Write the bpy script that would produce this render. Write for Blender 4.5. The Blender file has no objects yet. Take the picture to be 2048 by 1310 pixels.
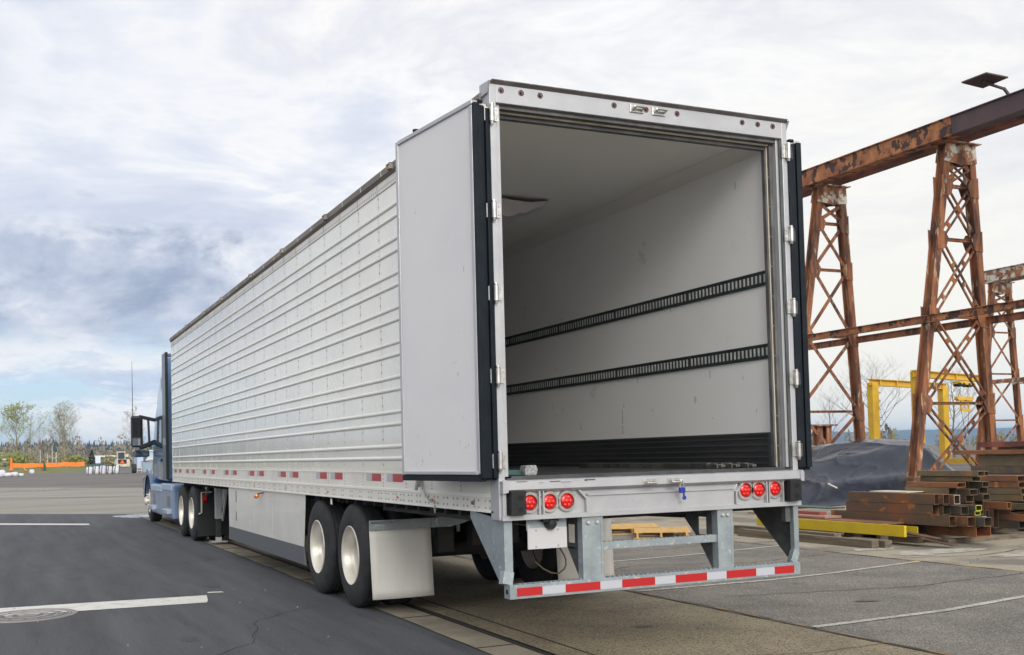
import bpy, bmesh, math, random
from mathutils import Vector, Matrix
random.seed(7)
R = math.radians
S = bpy.context.scene
COL = S.collection

# ------------------------------------------------------------------ camera
cam_d = bpy.data.cameras.new("camera"); cam = bpy.data.objects.new("camera", cam_d); COL.objects.link(cam)
yaw, pitch, roll = 0.4313, 0.0377, -0.0246
cam_d.sensor_width = 36.0; cam_d.lens = 2123.75 / 2048 * 36
cam_d.shift_x = 29.13 / 2048; cam_d.shift_y = 171.75 / 2048
cam_d.clip_start = 0.1; cam_d.clip_end = 30000
def _cam():
    p, y, q = 0.0377, 0.4313, -0.0246
    f = Vector((math.sin(y)*math.cos(p), math.cos(y)*math.cos(p), math.sin(p)))
    r = Vector((math.cos(y), -math.sin(y), 0)); u = r.cross(f)
    r2 = math.cos(q)*r + math.sin(q)*u; u2 = -math.sin(q)*r + math.cos(q)*u
    m = Matrix((r2, u2, -f)).transposed().to_4x4(); m.translation = Vector((-4.3776, -6.6695, 1.4945)); return m
cam.matrix_world = _cam()
cam_d.dof.use_dof = True; cam_d.dof.focus_distance = 8.5; cam_d.dof.aperture_fstop = 11
S.camera = cam
S.render.resolution_x = 1024; S.render.resolution_y = 655

S.cycles.max_bounces = 14; S.cycles.diffuse_bounces = 7; S.cycles.volume_bounces = 0
# ------------------------------------------------------------------ world, sun, exposure
SUN_EL, SUN_AZ = R(25), R(188)          # azimuth clockwise from +y: behind the camera, a little to the left
W = bpy.data.worlds.new("World"); S.world = W; W.use_nodes = True
def build_world():
    nt = W.node_tree; nt.nodes.clear(); N = nt.nodes.new; L = nt.links.new
    out = N('ShaderNodeOutputWorld'); bg = N('ShaderNodeBackground'); bg.inputs['Strength'].default_value = 0.1
    L(bg.outputs[0], out.inputs[0])
    sky = N('ShaderNodeTexSky'); sky.sky_type = 'NISHITA'; sky.sun_disc = False
    sky.sun_elevation = SUN_EL; sky.sun_rotation = SUN_AZ; sky.air_density = 1.0; sky.dust_density = 0.6
    tc = N('ShaderNodeTexCoord'); D = tc.outputs['Generated']
    def math_(op, a, b=None, c=None, clamp=False):
        n = N('ShaderNodeMath'); n.operation = op; n.use_clamp = clamp
        for i, v in enumerate((a, b, c)):
            if v is None: continue
            if isinstance(v, (int, float)): n.inputs[i].default_value = v
            else: L(v, n.inputs[i])
        return n.outputs[0]
    sep = N('ShaderNodeSeparateXYZ'); L(D, sep.inputs[0])
    z = math_('MAXIMUM', sep.outputs['Z'], 0.0)
    k = math_('ADD', z, 0.11)
    cx = math_('DIVIDE', sep.outputs['X'], k); cy = math_('DIVIDE', sep.outputs['Y'], k)
    comb = N('ShaderNodeCombineXYZ'); L(cx, comb.inputs[0]); L(cy, comb.inputs[1])
    def noise(vec, scale, detail, rough=0.55, dist=0.0, off=(0, 0, 0), stretch=(1, 1, 1)):
        mp = N('ShaderNodeMapping'); mp.inputs['Location'].default_value = off; mp.inputs['Scale'].default_value = stretch
        L(vec, mp.inputs[0])
        n = N('ShaderNodeTexNoise'); n.inputs['Scale'].default_value = scale; n.inputs['Detail'].default_value = detail
        n.inputs['Roughness'].default_value = rough; n.inputs['Distortion'].default_value = dist
        L(mp.outputs[0], n.inputs['Vector']); return n.outputs['Fac']
    n1 = noise(comb.outputs[0], 0.75, 9, 0.58, 0.6, (3.1, 1.7, 0))
    n2 = noise(comb.outputs[0], 2.4, 10, 0.62, 0.4, (9.1, 4.7, 0))
    nd = noise(D, 9.0, 10, 0.66, 0.3, (0.3, 0.1, 0.7), (1, 1, 3.2))       # low, flat cloud bars
    nd2 = noise(D, 6.5, 10, 0.60, 0.25, (1.3, 2.1, 0.2), (1, 1, 2.0))
    def ramp(v, stops):
        r = N('ShaderNodeValToRGB'); e = r.color_ramp.elements
        while len(e) < len(stops): e.new(0.5)
        for i, (p, c) in enumerate(stops):
            e[i].position = p; e[i].color = (c[0], c[1], c[2], 1) if not isinstance(c, (int, float)) else (c, c, c, 1)
        L(v, r.inputs[0]); return r.outputs[0]
    def blob(c, sx, sz, jitter=0.0, nz=None):
        # soft region of the sky round a direction (clouds are not even over the sky)
        ln = math.sqrt(sum(q*q for q in c)); c = [q/ln for q in c]
        s = N('ShaderNodeVectorMath'); s.operation = 'SUBTRACT'; L(D, s.inputs[0]); s.inputs[1].default_value = c
        m = N('ShaderNodeVectorMath'); m.operation = 'MULTIPLY'; L(s.outputs[0], m.inputs[0]); m.inputs[1].default_value = (1/sx, 1/sx, 1/sz)
        l = N('ShaderNodeVectorMath'); l.operation = 'LENGTH'; L(m.outputs[0], l.inputs[0])
        d = l.outputs['Value']
        if nz is not None: d = math_('ADD', d, math_('MULTIPLY', math_('SUBTRACT', nz, 0.5), jitter))
        return math_('SUBTRACT', 1.0, math_('MULTIPLY', d, 1.0), clamp=True)
    def mix(f, a, b):
        m = N('ShaderNodeMix'); m.data_type = 'RGBA'
        for s, v in ((m.inputs['Factor'], f), (m.inputs[6], a), (m.inputs[7], b)):
            if isinstance(v, (int, float)): s.default_value = v
            elif isinstance(v, tuple): s.default_value = (*v, 1)
            else: L(v, s)
        return m.outputs[2]
    # cloud deck: whites with faint blue-grey shading
    shade = math_('ADD', math_('MULTIPLY', n1, 0.6), math_('MULTIPLY', n2, 0.4))
    deck = ramp(shade, [(0.34, (5.3, 5.7, 6.8)), (0.43, (6.9, 7.1, 7.8)), (0.50, (8.7, 8.6, 8.5)), (0.56, (7.3, 7.35, 7.7)), (0.62, (8.8, 8.6, 8.45)), (0.70, (6.9, 7.0, 7.4))])
    # warm bright air low on the right
    warm = blob((0.70, 0.70, 0.10), 0.55, 0.28)
    deck = mix(math_('MULTIPLY', warm, 1.1, clamp=True), deck, (8.6, 8.3, 7.6))
    # heavy grey-blue bank at the left
    bank = blob((0.03, 0.99, 0.135), 0.30, 0.085, 1.9, nd2)
    bankc = ramp(nd2, [(0.36, (2.4, 2.9, 4.1)), (0.44, (3.2, 3.7, 4.9)), (0.50, (4.4, 4.8, 5.9)), (0.56, (5.7, 6.0, 6.9)), (0.63, (8.0, 8.0, 8.2))])
    bankf = math_('MULTIPLY', bank, 3.4, clamp=True)
    col = mix(bankf, deck, bankc)
    # gaps of blue sky low on the left, between flat bars of cloud
    gap = blob((0.05, 0.995, 0.045), 0.36, 0.085, 0.9, nd)
    lowc = ramp(nd, [(0.36, (4.0, 4.9, 6.7)), (0.45, (5.6, 6.3, 7.7)), (0.50, (8.2, 8.3, 8.6)), (0.58, (8.8, 8.7, 8.6)), (0.66, (6.9, 7.3, 8.2))])
    col = mix(math_('MULTIPLY', math_('MULTIPLY', gap, 2.6, clamp=True), 0.9), col, lowc)
    gapn = ramp(nd2, [(0.42, 1.0), (0.52, 0.0)])
    gf = math_('MULTIPLY', math_('MULTIPLY', gap, 2.3, clamp=True), gapn, clamp=True)
    blue = N('ShaderNodeMix'); blue.data_type = 'RGBA'; blue.blend_type = 'MIX'
    blue.inputs['Factor'].default_value = 0.55; L(sky.outputs[0], blue.inputs[6]); blue.inputs[7].default_value = (3.4, 5.1, 8.0, 1)
    col = mix(gf, col, blue.outputs[2])
    lift = blob((0.05, 0.99, 0.09), 0.30, 0.02, 0.8, nd)
    col = mix(math_('MULTIPLY', lift, 0.5, clamp=True), col, (7.2, 7.3, 7.6))
    # thin blue at the upper left
    thin = blob((-0.15, 0.9, 0.36), 0.5, 0.3, 0.8, n2)
    col = mix(math_('MULTIPLY', thin, 0.55, clamp=True), col, (6.0, 6.5, 7.6))
    # a trace of the clear sky above the clouds everywhere
    col = mix(0.06, col, sky.outputs[0])
    # unseen glow round the sun, behind the camera, added to light the trailer
    sd = (math.sin(SUN_AZ)*math.cos(SUN_EL), math.cos(SUN_AZ)*math.cos(SUN_EL), math.sin(SUN_EL))
    au = blob(sd, 1.15, 0.95)
    add = N('ShaderNodeMix'); add.data_type = 'RGBA'; add.blend_type = 'ADD'; L(math_('MULTIPLY', au, au), add.inputs['Factor']); L(col, add.inputs[6]); add.inputs[7].default_value = (20, 19, 17.2, 1)
    L(add.outputs[2], bg.inputs['Color'])
build_world()
sun_d = bpy.data.lights.new("sun", 'SUN'); sun = bpy.data.objects.new("sun", sun_d); COL.objects.link(sun)
sun_d.energy = 1.5; sun_d.angle = R(22); sun_d.color = (1.0, 0.955, 0.88)
_sd = Vector((math.sin(SUN_AZ)*math.cos(SUN_EL), math.cos(SUN_AZ)*math.cos(SUN_EL), math.sin(SUN_EL)))
sun.rotation_euler = _sd.to_track_quat('Z', 'Y').to_euler(); sun.location = (0, 0, 60)
S.view_settings.view_transform = 'Standard'; S.view_settings.look = 'None'; S.view_settings.gamma = 1.0
S.view_settings.exposure = 0.28
S.view_settings.use_curve_mapping = False

# ------------------------------------------------------------------ helpers
ORG = {}
class MB:
    def __init__(s): s.v = []; s.f = []; s.m = []
    def add(s, vs, fs, mi=0):
        b = len(s.v); s.v += [Vector(q) for q in vs]
        for f in fs: s.f.append([b+i for i in f]); s.m.append(mi)
        return s
    def box(s, x0, y0, z0, x1, y1, z1, mi=0):
        x0, x1 = sorted((x0, x1)); y0, y1 = sorted((y0, y1)); z0, z1 = sorted((z0, z1))
        v = [(x0,y0,z0),(x1,y0,z0),(x1,y1,z0),(x0,y1,z0),(x0,y0,z1),(x1,y0,z1),(x1,y1,z1),(x0,y1,z1)]
        return s.add(v, [(0,3,2,1),(4,5,6,7),(0,1,5,4),(1,2,6,5),(2,3,7,6),(3,0,4,7)], mi)
    def bar(s, p, q, w, h, mi=0, up=(0, 0, 1)):
        p = Vector(p); q = Vector(q); d = (q-p).normalized(); u = Vector(up)
        if abs(d.dot(u)) > 0.99: u = Vector((1, 0, 0))
        a = d.cross(u).normalized()*(w/2); b = a.cross(d).normalized()*(h/2)
        v = [p-a-b, p+a-b, p+a+b, p-a+b, q-a-b, q+a-b, q+a+b, q-a+b]
        return s.add(v, [(0,3,2,1),(4,5,6,7),(0,1,5,4),(1,2,6,5),(2,3,7,6),(3,0,4,7)], mi)
    def tube(s, pts, r, n=8, mi=0, cap=True):
        pts = [Vector(p) for p in pts]; rs = r if isinstance(r, (list, tuple)) else [r]*len(pts)
        b0 = len(s.v); prev = None
        for i, p in enumerate(pts):
            d = (pts[min(i+1, len(pts)-1)]-pts[max(i-1, 0)])
            d = d.normalized() if d.length > 1e-9 else Vector((0, 0, 1))
            a = (prev - d*prev.dot(d)) if prev is not None else d.cross(Vector((0, 0, 1)) if abs(d.z) < 0.95 else Vector((1, 0, 0)))
            if a.length < 1e-6: a = d.orthogonal()
            a.normalize(); prev = a; c = d.cross(a)
            for j in range(n):
                t = 2*math.pi*j/n; s.v.append(p + (a*math.cos(t)+c*math.sin(t))*rs[i])
        for i in range(len(pts)-1):
            for j in range(n):
                k = (j+1) % n; s.f.append([b0+i*n+j, b0+i*n+k, b0+(i+1)*n+k, b0+(i+1)*n+j]); s.m.append(mi)
        if cap:
            s.f.append([b0+j for j in range(n)][::-1]); s.m.append(mi)
            s.f.append([b0+(len(pts)-1)*n+j for j in range(n)]); s.m.append(mi)
        return s
    def lathe(s, prof, o, axis='x', n=32, mi=0, a0=0.0, a1=2*math.pi, mis=None):
        # prof: (radius, along); closed revolution unless a range is given
        full = abs(a1-a0-2*math.pi) < 1e-6; cnt = n if full else n+1; b0 = len(s.v); o = Vector(o)
        for i in range(cnt):
            t = a0+(a1-a0)*i/n; c, q = math.cos(t), math.sin(t)
            for (r, h) in prof:
                s.v.append(o + (Vector((h, r*c, r*q)) if axis == 'x' else Vector((r*c, h, r*q)) if axis == 'y' else Vector((r*c, r*q, h))))
        m = len(prof)
        for i in range(n):
            k = (i+1) % cnt
            for j in range(m-1):
                s.f.append([b0+i*m+j, b0+i*m+j+1, b0+k*m+j+1, b0+k*m+j]); s.m.append(mis[j] if mis else mi)
        return s
    def prism(s, poly, axis, a, b, mi=0):
        # poly: 2D points; axis x -> (y,z), y -> (x,z), z -> (x,y)
        def P(q, h): return (h, q[0], q[1]) if axis == 'x' else (q[0], h, q[1]) if axis == 'y' else (q[0], q[1], h)
        n = len(poly); v = [P(q, a) for q in poly]+[P(q, b) for q in poly]
        f = [list(range(n)), list(range(n, 2*n))[::-1]] + [[i, n+i, n+(i+1) % n, (i+1) % n] for i in range(n)]
        return s.add(v, f, mi)
    def dome(s, c, r, axis, mi=0, n=6, h=None):
        # small rivet or bolt head standing on a face; axis is the outward direction
        c = Vector(c); a = Vector(axis).normalized(); u = a.orthogonal().normalized(); w = a.cross(u); h = h or r*0.6
        b = len(s.v)
        for j in range(n):
            t = 2*math.pi*j/n; s.v.append(c+(u*math.cos(t)+w*math.sin(t))*r)
        for j in range(n):
            t = 2*math.pi*j/n; s.v.append(c+(u*math.cos(t)+w*math.sin(t))*r*0.6+a*h)
        for j in range(n):
            k = (j+1) % n; s.f.append([b+j, b+k, b+n+k, b+n+j]); s.m.append(mi)
        s.f.append([b+n+j for j in range(n)]); s.m.append(mi)
        return s
    def build(s, name, mats, parent=None, smooth=False, bevel=0, seg=2, fix=True, origin=None, angle=35):
        if not isinstance(mats, (list, tuple)): mats = [mats]
        o0 = ORG[parent.name] if parent is not None else Vector(origin or (0, 0, 0))
        me = bpy.data.meshes.new(name)
        me.from_pydata([tuple(q-o0) for q in s.v], [], s.f)
        for m in mats: me.materials.append(m)
        me.polygons.foreach_set('material_index', s.m)
        if fix:
            bm = bmesh.new(); bm.from_mesh(me); bmesh.ops.recalc_face_normals(bm, faces=bm.faces); bm.to_mesh(me); bm.free()
        if smooth:
            me.polygons.foreach_set('use_smooth', [True]*len(me.polygons)); me.set_sharp_from_angle(angle=R(angle))
        me.update()
        o = bpy.data.objects.new(name, me); COL.objects.link(o); ORG[o.name] = o0
        if parent is not None: o.parent = parent
        else: o.location = o0
        if bevel:
            b = o.modifiers.new('bevel', 'BEVEL'); b.width = bevel; b.segments = seg; b.limit_method = 'ANGLE'; b.angle_limit = R(40)
            b.harden_normals = False
        return o
def empty(name, loc, label, cat, group=None):
    o = bpy.data.objects.new(name, None); COL.objects.link(o); o.location = loc; o.empty_display_size = 0.3
    ORG[o.name] = Vector(loc); tag(o, label, cat, group); return o
def tag(o, label, cat, group=None, kind=None):
    if label: o['label'] = label
    if cat: o['category'] = cat
    if group: o['group'] = group
    if kind: o['kind'] = kind
    return o
def struct(o): o['kind'] = 'structure'; return o
def copy_tree(o, parent=None):
    c = o.copy(); COL.objects.link(c); c.parent = parent; ORG[c.name] = ORG[o.name]
    for ch in list(o.children): copy_tree(ch, c)
    return c

# ------------------------------------------------------------------ materials
def mat(name, col, rough=0.6, metal=0.0, col2=None, sc=3.0, lo=0.4, hi=0.6, col3=None, sc3=20.0, lo3=0.55, hi3=0.65,
        bump=0.0, bsc=60.0, bdet=4, coat=0.0, rvar=0.0, stretch=(1, 1, 1), spec=0.5, wave=0.0, wsc=2.0, speck=None, spsc=150, splo=.5, sphi=.6, sheen=0, det=5):
    m = bpy.data.materials.new(name); m.use_nodes = True; nt = m.node_tree; N = nt.nodes.new; L = nt.links.new
    b = nt.nodes['Principled BSDF']; b.inputs['Roughness'].default_value = rough; b.inputs['Metallic'].default_value = metal
    b.inputs['Base Color'].default_value = (*col, 1); b.inputs['Coat Weight'].default_value = coat; b.inputs['Coat Roughness'].default_value = 0.08
    b.inputs['Specular IOR Level'].default_value = spec
    g = N('ShaderNodeNewGeometry'); mp = N('ShaderNodeMapping'); mp.inputs['Scale'].default_value = stretch; L(g.outputs['Position'], mp.inputs[0])
    def nz(scale, det=5, rough=0.6, v=None):
        n = N('ShaderNodeTexNoise'); n.inputs['Scale'].default_value = scale; n.inputs['Detail'].default_value = det
        n.inputs['Roughness'].default_value = rough; L(v or mp.outputs[0], n.inputs['Vector']); return n.outputs['Fac']
    def stepf(v, a, c):
        r = N('ShaderNodeMapRange'); r.inputs['From Min'].default_value = a; r.inputs['From Max'].default_value = c; L(v, r.inputs['Value']); return r.outputs[0]
    cur = None
    def mixc(f, c2):
        nonlocal cur
        x = N('ShaderNodeMix'); x.data_type = 'RGBA'; L(f, x.inputs['Factor'])
        if cur is None: x.inputs[6].default_value = (*col, 1)
        else: L(cur, x.inputs[6])
        x.inputs[7].default_value = (*c2, 1); cur = x.outputs[2]
    if col2: f = stepf(nz(sc, det), lo, hi); mixc(f, col2)
    if col3: mixc(stepf(nz(sc3, 6, 0.65), lo3, hi3), col3)
    if speck: mixc(stepf(nz(spsc, 2, 0.5, g.outputs['Position']), splo, sphi), speck)
    if cur is not None: L(cur, b.inputs['Base Color'])
    if rvar:
        r = N('ShaderNodeMapRange'); r.inputs['From Min'].default_value = .3; r.inputs['From Max'].default_value = .7
        r.inputs['To Min'].default_value = max(rough-rvar, .03); r.inputs['To Max'].default_value = min(rough+rvar, 1)
        L(nz(sc*1.7+.5, 4), r.inputs['Value']); L(r.outputs[0], b.inputs['Roughness'])
    nrm = None
    if bump:
        bp = N('ShaderNodeBump'); bp.inputs['Strength'].default_value = bump; bp.inputs['Distance'].default_value = 0.01
        L(nz(bsc, bdet, .6, g.outputs['Position']), bp.inputs['Height']); nrm = bp.outputs[0]
    if wave:
        bw = N('ShaderNodeBump'); bw.inputs['Strength'].default_value = wave; bw.inputs['Distance'].default_value = 0.05
        L(nz(wsc, 2, .4), bw.inputs['Height'])
        if nrm: L(nrm, bw.inputs['Normal'])
        nrm = bw.outputs[0]
    if nrm: L(nrm, b.inputs['Normal'])
    return m

M = {}
M['asphalt'] = mat('asphalt', (.040,.041,.048), .85, col2=(.070,.072,.082), sc=1.2, lo=.38, hi=.66, col3=(.032,.033,.040), sc3=3.4, lo3=.50, hi3=.72, bump=.8, bsc=55, speck=(.12,.125,.14), spsc=95, splo=.55, sphi=.66, stretch=(1.5,.13,1), rvar=.08)
M['band'] = mat('pale_concrete', (.27,.255,.225), .9, col2=(.21,.195,.17), sc=.35, col3=(.15,.14,.12), sc3=1.5, lo3=.62, hi3=.8, bump=.3, bsc=30, stretch=(.3,1,1))
M['gravel'] = mat('gravel', (.155,.14,.125), .95, col2=(.105,.098,.09), sc=.12, lo=.4, hi=.62, col3=(.20,.18,.15), sc3=.6, lo3=.55, hi3=.7, bump=.5, bsc=8, stretch=(.35,1,1))
M['aggregate'] = mat('aggregate_concrete', (.30,.245,.148), .9, col2=(.20,.162,.10), sc=1.1, lo=.40, hi=.62, col3=(.33,.30,.23), sc3=62, lo3=.53, hi3=.62, bump=.6, bsc=80, speck=(.08,.066,.048), spsc=70, splo=.55, sphi=.60)
M['apron'] = mat('apron_concrete', (.33,.29,.215), .9, col2=(.20,.175,.13), sc=1.6, lo=.4, hi=.65, col3=(.33,.30,.24), sc3=90, lo3=.55, hi3=.68, bump=.4, bsc=110, speck=(.12,.10,.08), spsc=120, splo=.58, sphi=.7)
M['lot'] = mat('worn_asphalt', (.205,.185,.155), .92, col2=(.130,.119,.104), sc=1.0, lo=.42, hi=.62, col3=(.36,.34,.31), sc3=62, lo3=.54, hi3=.62, bump=.6, bsc=80, speck=(.06,.055,.05), spsc=72, splo=.54, sphi=.61)
M['yard'] = mat('dirty_concrete', (.33,.29,.215), .92, col2=(.17,.15,.125), sc=.6, lo=.46, hi=.58, col3=(.33,.31,.27), sc3=2.2, lo3=.58, hi3=.72, bump=.5, bsc=40, speck=(.10,.09,.08), spsc=60, splo=.56, sphi=.68)
M['joint'] = mat('joint_tar', (.022,.02,.018), .95, bump=.3)
M['moss'] = mat('joint_moss', (.34,.19,.035), .95, col2=(.05,.045,.03), sc=3, lo=.42, hi=.55)
M['paint'] = mat('road_paint', (.62,.61,.58), .7, col2=(.40,.40,.38), sc=5, lo=.5, hi=.75, col3=(.17,.17,.17), sc3=28, lo3=.60, hi3=.66, bump=.2, bsc=90)
M['paint_thin'] = mat('faded_paint', (.52,.50,.46), .8, col2=(.30,.285,.26), sc=4, lo=.45, hi=.7, col3=(.16,.15,.14), sc3=40, lo3=.53, hi3=.6, bump=.3, bsc=90)
M['water'] = mat('puddle_water', (.03,.035,.04), .12, spec=.8)
M['chalk'] = mat('pale_dust', (.40,.375,.33), .95, col2=(.25,.225,.18), sc=4, lo=.45, hi=.6)
M['oil'] = mat('oil_stain', (.10,.09,.078), .8, col2=(.15,.135,.115), sc=8, bump=.5, bsc=80)
M['oil_road'] = mat('oil_stain_road', (.035,.035,.040), .7, col2=(.046,.047,.054), sc=8, bump=.5, bsc=80)
M['grass'] = mat('grass', (.12,.15,.03), .95, col2=(.17,.16,.06), sc=.3, bump=.6, bsc=3)

# ------------------------------------------------------------------ ground
def sheet(name, poly, z, m):
    b = MB(); b.add([(x, y, z) for x, y in poly], [list(range(len(poly)))]); return struct(b.build(name, m, fix=False))
sheet('ground', [(-4800,-300),(4900,-300),(4900,4100),(-4800,4100)], -.030, M['gravel'])
sheet('asphalt_road', [(-60,-16),(-1.13,-16),(-1.13,25.8),(-4.66,29.8),(-60,91)], 0, M['asphalt'])
sheet('concrete_band', [(-60,91),(-4.66,29.8),(-1.13,25.8),(6,24),(60,24),(60,30),(14,38),(2.65,59.6),(-4.98,74.1),(-60,178)], -.018, M['band'])
sheet('concrete_apron', [(-1.126,-16),(-.79,-16),(-.79,25.8),(-1.126,25.8)], -.004, M['apron'])
sheet('concrete_strip', [(-.70,-16),(1.60,-16),(1.60,25.0),(-.70,25.4)], -.006, M['aggregate'])
sheet('groove_bed', [(-.79,-16),(-.70,-16),(-.70,25.4),(-.79,25.8)], -.028, M['joint'])
sheet('asphalt_lot', [(1.60,-16),(6.15,-16),(6.15,24.0),(1.60,24.3)], -.010, M['lot'])
sheet('concrete_yard', [(6.15,-16),(60,-16),(60,24),(6.15,24)], -.014, M['yard'])
j = MB()
for y in (-3.9,-2.1,-.9,.92,2.68,4.5,6.3,8.1,9.9,11.7,13.5,15.3,17.1,18.9): j.box(-1.125, y-.007, -.0039, -.791, y+.007, -.0005)
for x in (-.478,): j.box(x-.007, -15.9, -.0058, x+.007, 25.2, -.002)
def wobble(x, y0, y1, w, amp, seed, z0, z1, mb, mi=0, step=.28):
    rnd = random.Random(seed); y = y0; dx = 0; pts = []
    while y < y1: dx = dx*.8+rnd.uniform(-amp, amp); pts.append((x+dx, y, w*rnd.uniform(.45, 1.5))); y += step*rnd.uniform(.5, 1.5)
    for (a, b) in zip(pts, pts[1:]):
        mb.add([(a[0]-a[2]/2,a[1],z1),(a[0]+a[2]/2,a[1],z1),(b[0]+b[2]/2,b[1],z1),(b[0]-b[2]/2,b[1],z1)], [(0,1,2,3)], mi)
wobble(1.60, -14, 24, .030, .006, 3, 0, .000, j); wobble(6.15, -14, 23, .05, .02, 4, 0, -.006, j, 1)
wobble(-1.13, -14, 25, .018, .008, 5, 0, .003, j)
wobble(1.635, -14, 4, .022, .008, 8, 0, .001, j, 1)
def crack(pts, w, mb, z, mi=0, seed=1):
    rnd = random.Random(seed); out = []
    for (a, b) in zip(pts, pts[1:]):
        n = max(2, int(math.dist(a, b)/.18))
        for i in range(n):
            t = i/n; out.append((a[0]+(b[0]-a[0])*t+rnd.uniform(-.03,.03), a[1]+(b[1]-a[1])*t+rnd.uniform(-.03,.03)))
    out.append(pts[-1])
    for (a, b) in zip(out, out[1:]):
        d = Vector((b[0]-a[0], b[1]-a[1])); nrm = Vector((-d.y, d.x)).normalized()*w*.5
        mb.add([(a[0]-nrm.x,a[1]-nrm.y,z),(a[0]+nrm.x,a[1]+nrm.y,z),(b[0]+nrm.x,b[1]+nrm.y,z),(b[0]-nrm.x,b[1]-nrm.y,z)], [(0,1,2,3)], mi)
crack([(1.65,4.9),(3.2,5.2),(4.4,4.6),(6.1,4.9)], .02, j, -.004, 1, 2)
crack([(2.2,2.2),(4.2,1.7),(6.1,1.85)], .014, j, -.004, 0, 3)
crack([(.2,-.3),(.9,-.6),(1.6,-.55)], .012, j, .001, 1, 6)
crack([(2.6,7.4),(4.6,6.9),(6.1,7.3)], .02, j, -.004, 1, 7)
crack([(1.7,-1.9),(3.4,-1.4),(6.0,-1.7)], .014, j, -.004, 0, 9)
crack([(-3.4,1.2),(-2.6,2.1),(-2.3,3.3),(-1.6,3.9)], .008, j, .003, 0, 21)
crack([(-5.2,9.0),(-3.6,9.6),(-2.4,9.3),(-1.4,9.9)], .014, j, .003, 0, 22)
crack([(-2.1,.2),(-1.8,-.9),(-1.2,-1.4)], .006, j, .003, 0, 23)
crack([(.1,2.6),(.7,1.9),(1.5,1.95)], .006, j, .001, 0, 24)
crack([(6.2,3.9),(7.3,3.5),(8.6,3.8)], .02, j, -.006, 0, 25); crack([(6.3,.9),(7.6,1.6),(8.9,1.2)], .02, j, -.006, 1, 26)
struct(j.build('pavement_joints', [M['joint'], M['moss']], fix=False))
for (cx, cy, a, b_, sd) in ((7.3,4.2,.9,.35,3),(7.9,3.3,.7,.22,5),(6.9,5.0,.5,.2,8),(9.4,3.9,1.0,.25,9)):
    q = MB(); rn = random.Random(sd); n = 26; pts = [(cx+a*rn.uniform(.6,1.1)*math.cos(6.283*i/n), cy+b_*rn.uniform(.6,1.1)*math.sin(6.283*i/n)) for i in range(n)]
    q.add([(x, y, -.009) for x, y in pts], [list(range(n))]); struct(q.build('pavement_patch', M['chalk'], fix=False))
for (cx, cy, a, b_, sd) in ((-3.0,2.6,.10,.16,3),(-2.2,6.4,.12,.3,5),(-3.6,8.4,.16,.3,8),(3.1,1.2,.16,.10,9),(4.6,-.5,.2,.12,10),(.5,1.1,.1,.08,11),(3.8,4.3,.22,.13,12)):
    q = MB(); rn = random.Random(sd); n = 20; pts = [(cx+a*rn.uniform(.5,1.1)*math.cos(6.283*i/n), cy+b_*rn.uniform(.5,1.1)*math.sin(6.283*i/n)) for i in range(n)]
    q.add([(x, y, .002 if cx < -1.2 else -.003) for x, y in pts], [list(range(n))]); struct(q.build('oil_stain', M['oil'] if cx > -1.2 else M['oil_road'], fix=False))
def stripe(name, pts, w, z, m, along='x'):
    b = MB(); rnd = random.Random(len(pts)*7+int(w*1000)); P = []
    for (a, c) in zip(pts, pts[1:]):
        n = max(3, int(math.dist(a, c)/.12))
        for i in range(n): t = i/n; P.append((a[0]+(c[0]-a[0])*t, a[1]+(c[1]-a[1])*t))
    P.append(pts[-1])
    for (a, c) in zip(P, P[1:]):
        e1 = rnd.uniform(-.006,.006)
        b.add([(a[0],a[1]-w/2+e1,z),(c[0],c[1]-w/2,z),(c[0],c[1]+w/2,z),(a[0],a[1]+w/2,z)], [(0,1,2,3)])
    o = b.build(name, m, fix=False); return struct(o)
b = MB(); b.add([(-14,5.95,.004),(-2.50,4.84,.004),(-2.46,5.02,.004),(-2.40,5.46,.004),(-14,6.72,.004)], [(0,1,2,3,4)])
struct(b.build('road_marking', M['paint'], fix=False))
b = MB(); b.add([(-2.36,5.66,.004),(-2.18,5.60,.004),(-2.20,5.70,.004),(-2.34,5.74,.004)], [(0,1,2,3)]); struct(b.build('road_marking', M['paint'], fix=False))
b = MB(); b.add([(-14,32.9,.004),(-2.62,20.95,.004),(-2.60,21.6,.004),(-14,33.7,.004)], [(0,1,2,3)]); struct(b.build('road_marking', M['paint'], fix=False))
stripe('parking_line', [(1.62,.30),(3.2,.36),(4.5,.58),(6.1,.62)], .085, -.004, M['paint_thin'])
stripe('parking_line', [(1.66,3.05),(3.4,3.0),(4.4,3.10),(6.10,3.42)], .075, -.004, M['paint_thin'])
stripe('parking_line', [(1.9,5.35),(3.0,5.82),(4.6,5.95),(6.25,6.25)], .07, -.004, M['paint_thin'])
def puddle(pts, z=-.012):
    b = MB(); n = len(pts); b.add([(x, y, z) for x, y in pts], [list(range(n))]); struct(b.build('puddle', M['water'], fix=False))
def ell(cx, cy, a, c, rot=0, seed=1, n=22):
    rnd = random.Random(seed); out = []
    for i in range(n):
        t = 2*math.pi*i/n; r = rnd.uniform(.72, 1.1); x = a*r*math.cos(t); y = c*r*math.sin(t)
        out.append((cx+x*math.cos(rot)-y*math.sin(rot), cy+x*math.sin(rot)+y*math.cos(rot)))
    return out
puddle(ell(-2.4,63,2.6,1.3,-.3,2)); puddle(ell(9.6,160,2.6,3,-.2,4)); puddle(ell(-1.2,24.4,.55,1.0,.2,5), .003)
b = MB(); b.add([(-40,87,-.010),(14,29.5,-.010),(14,29.7,-.010),(-40,87.6,-.010)], [(0,1,2,3)])
b.add([(-40,84,-.010),(14,28.2,-.010),(14,28.3,-.010),(-40,84.3,-.010)], [(0,1,2,3)], 1)
struct(b.build('rail_track', [mat('worn_rail', (.62,.62,.64), .35, .6), M['joint']], fix=False))
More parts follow.
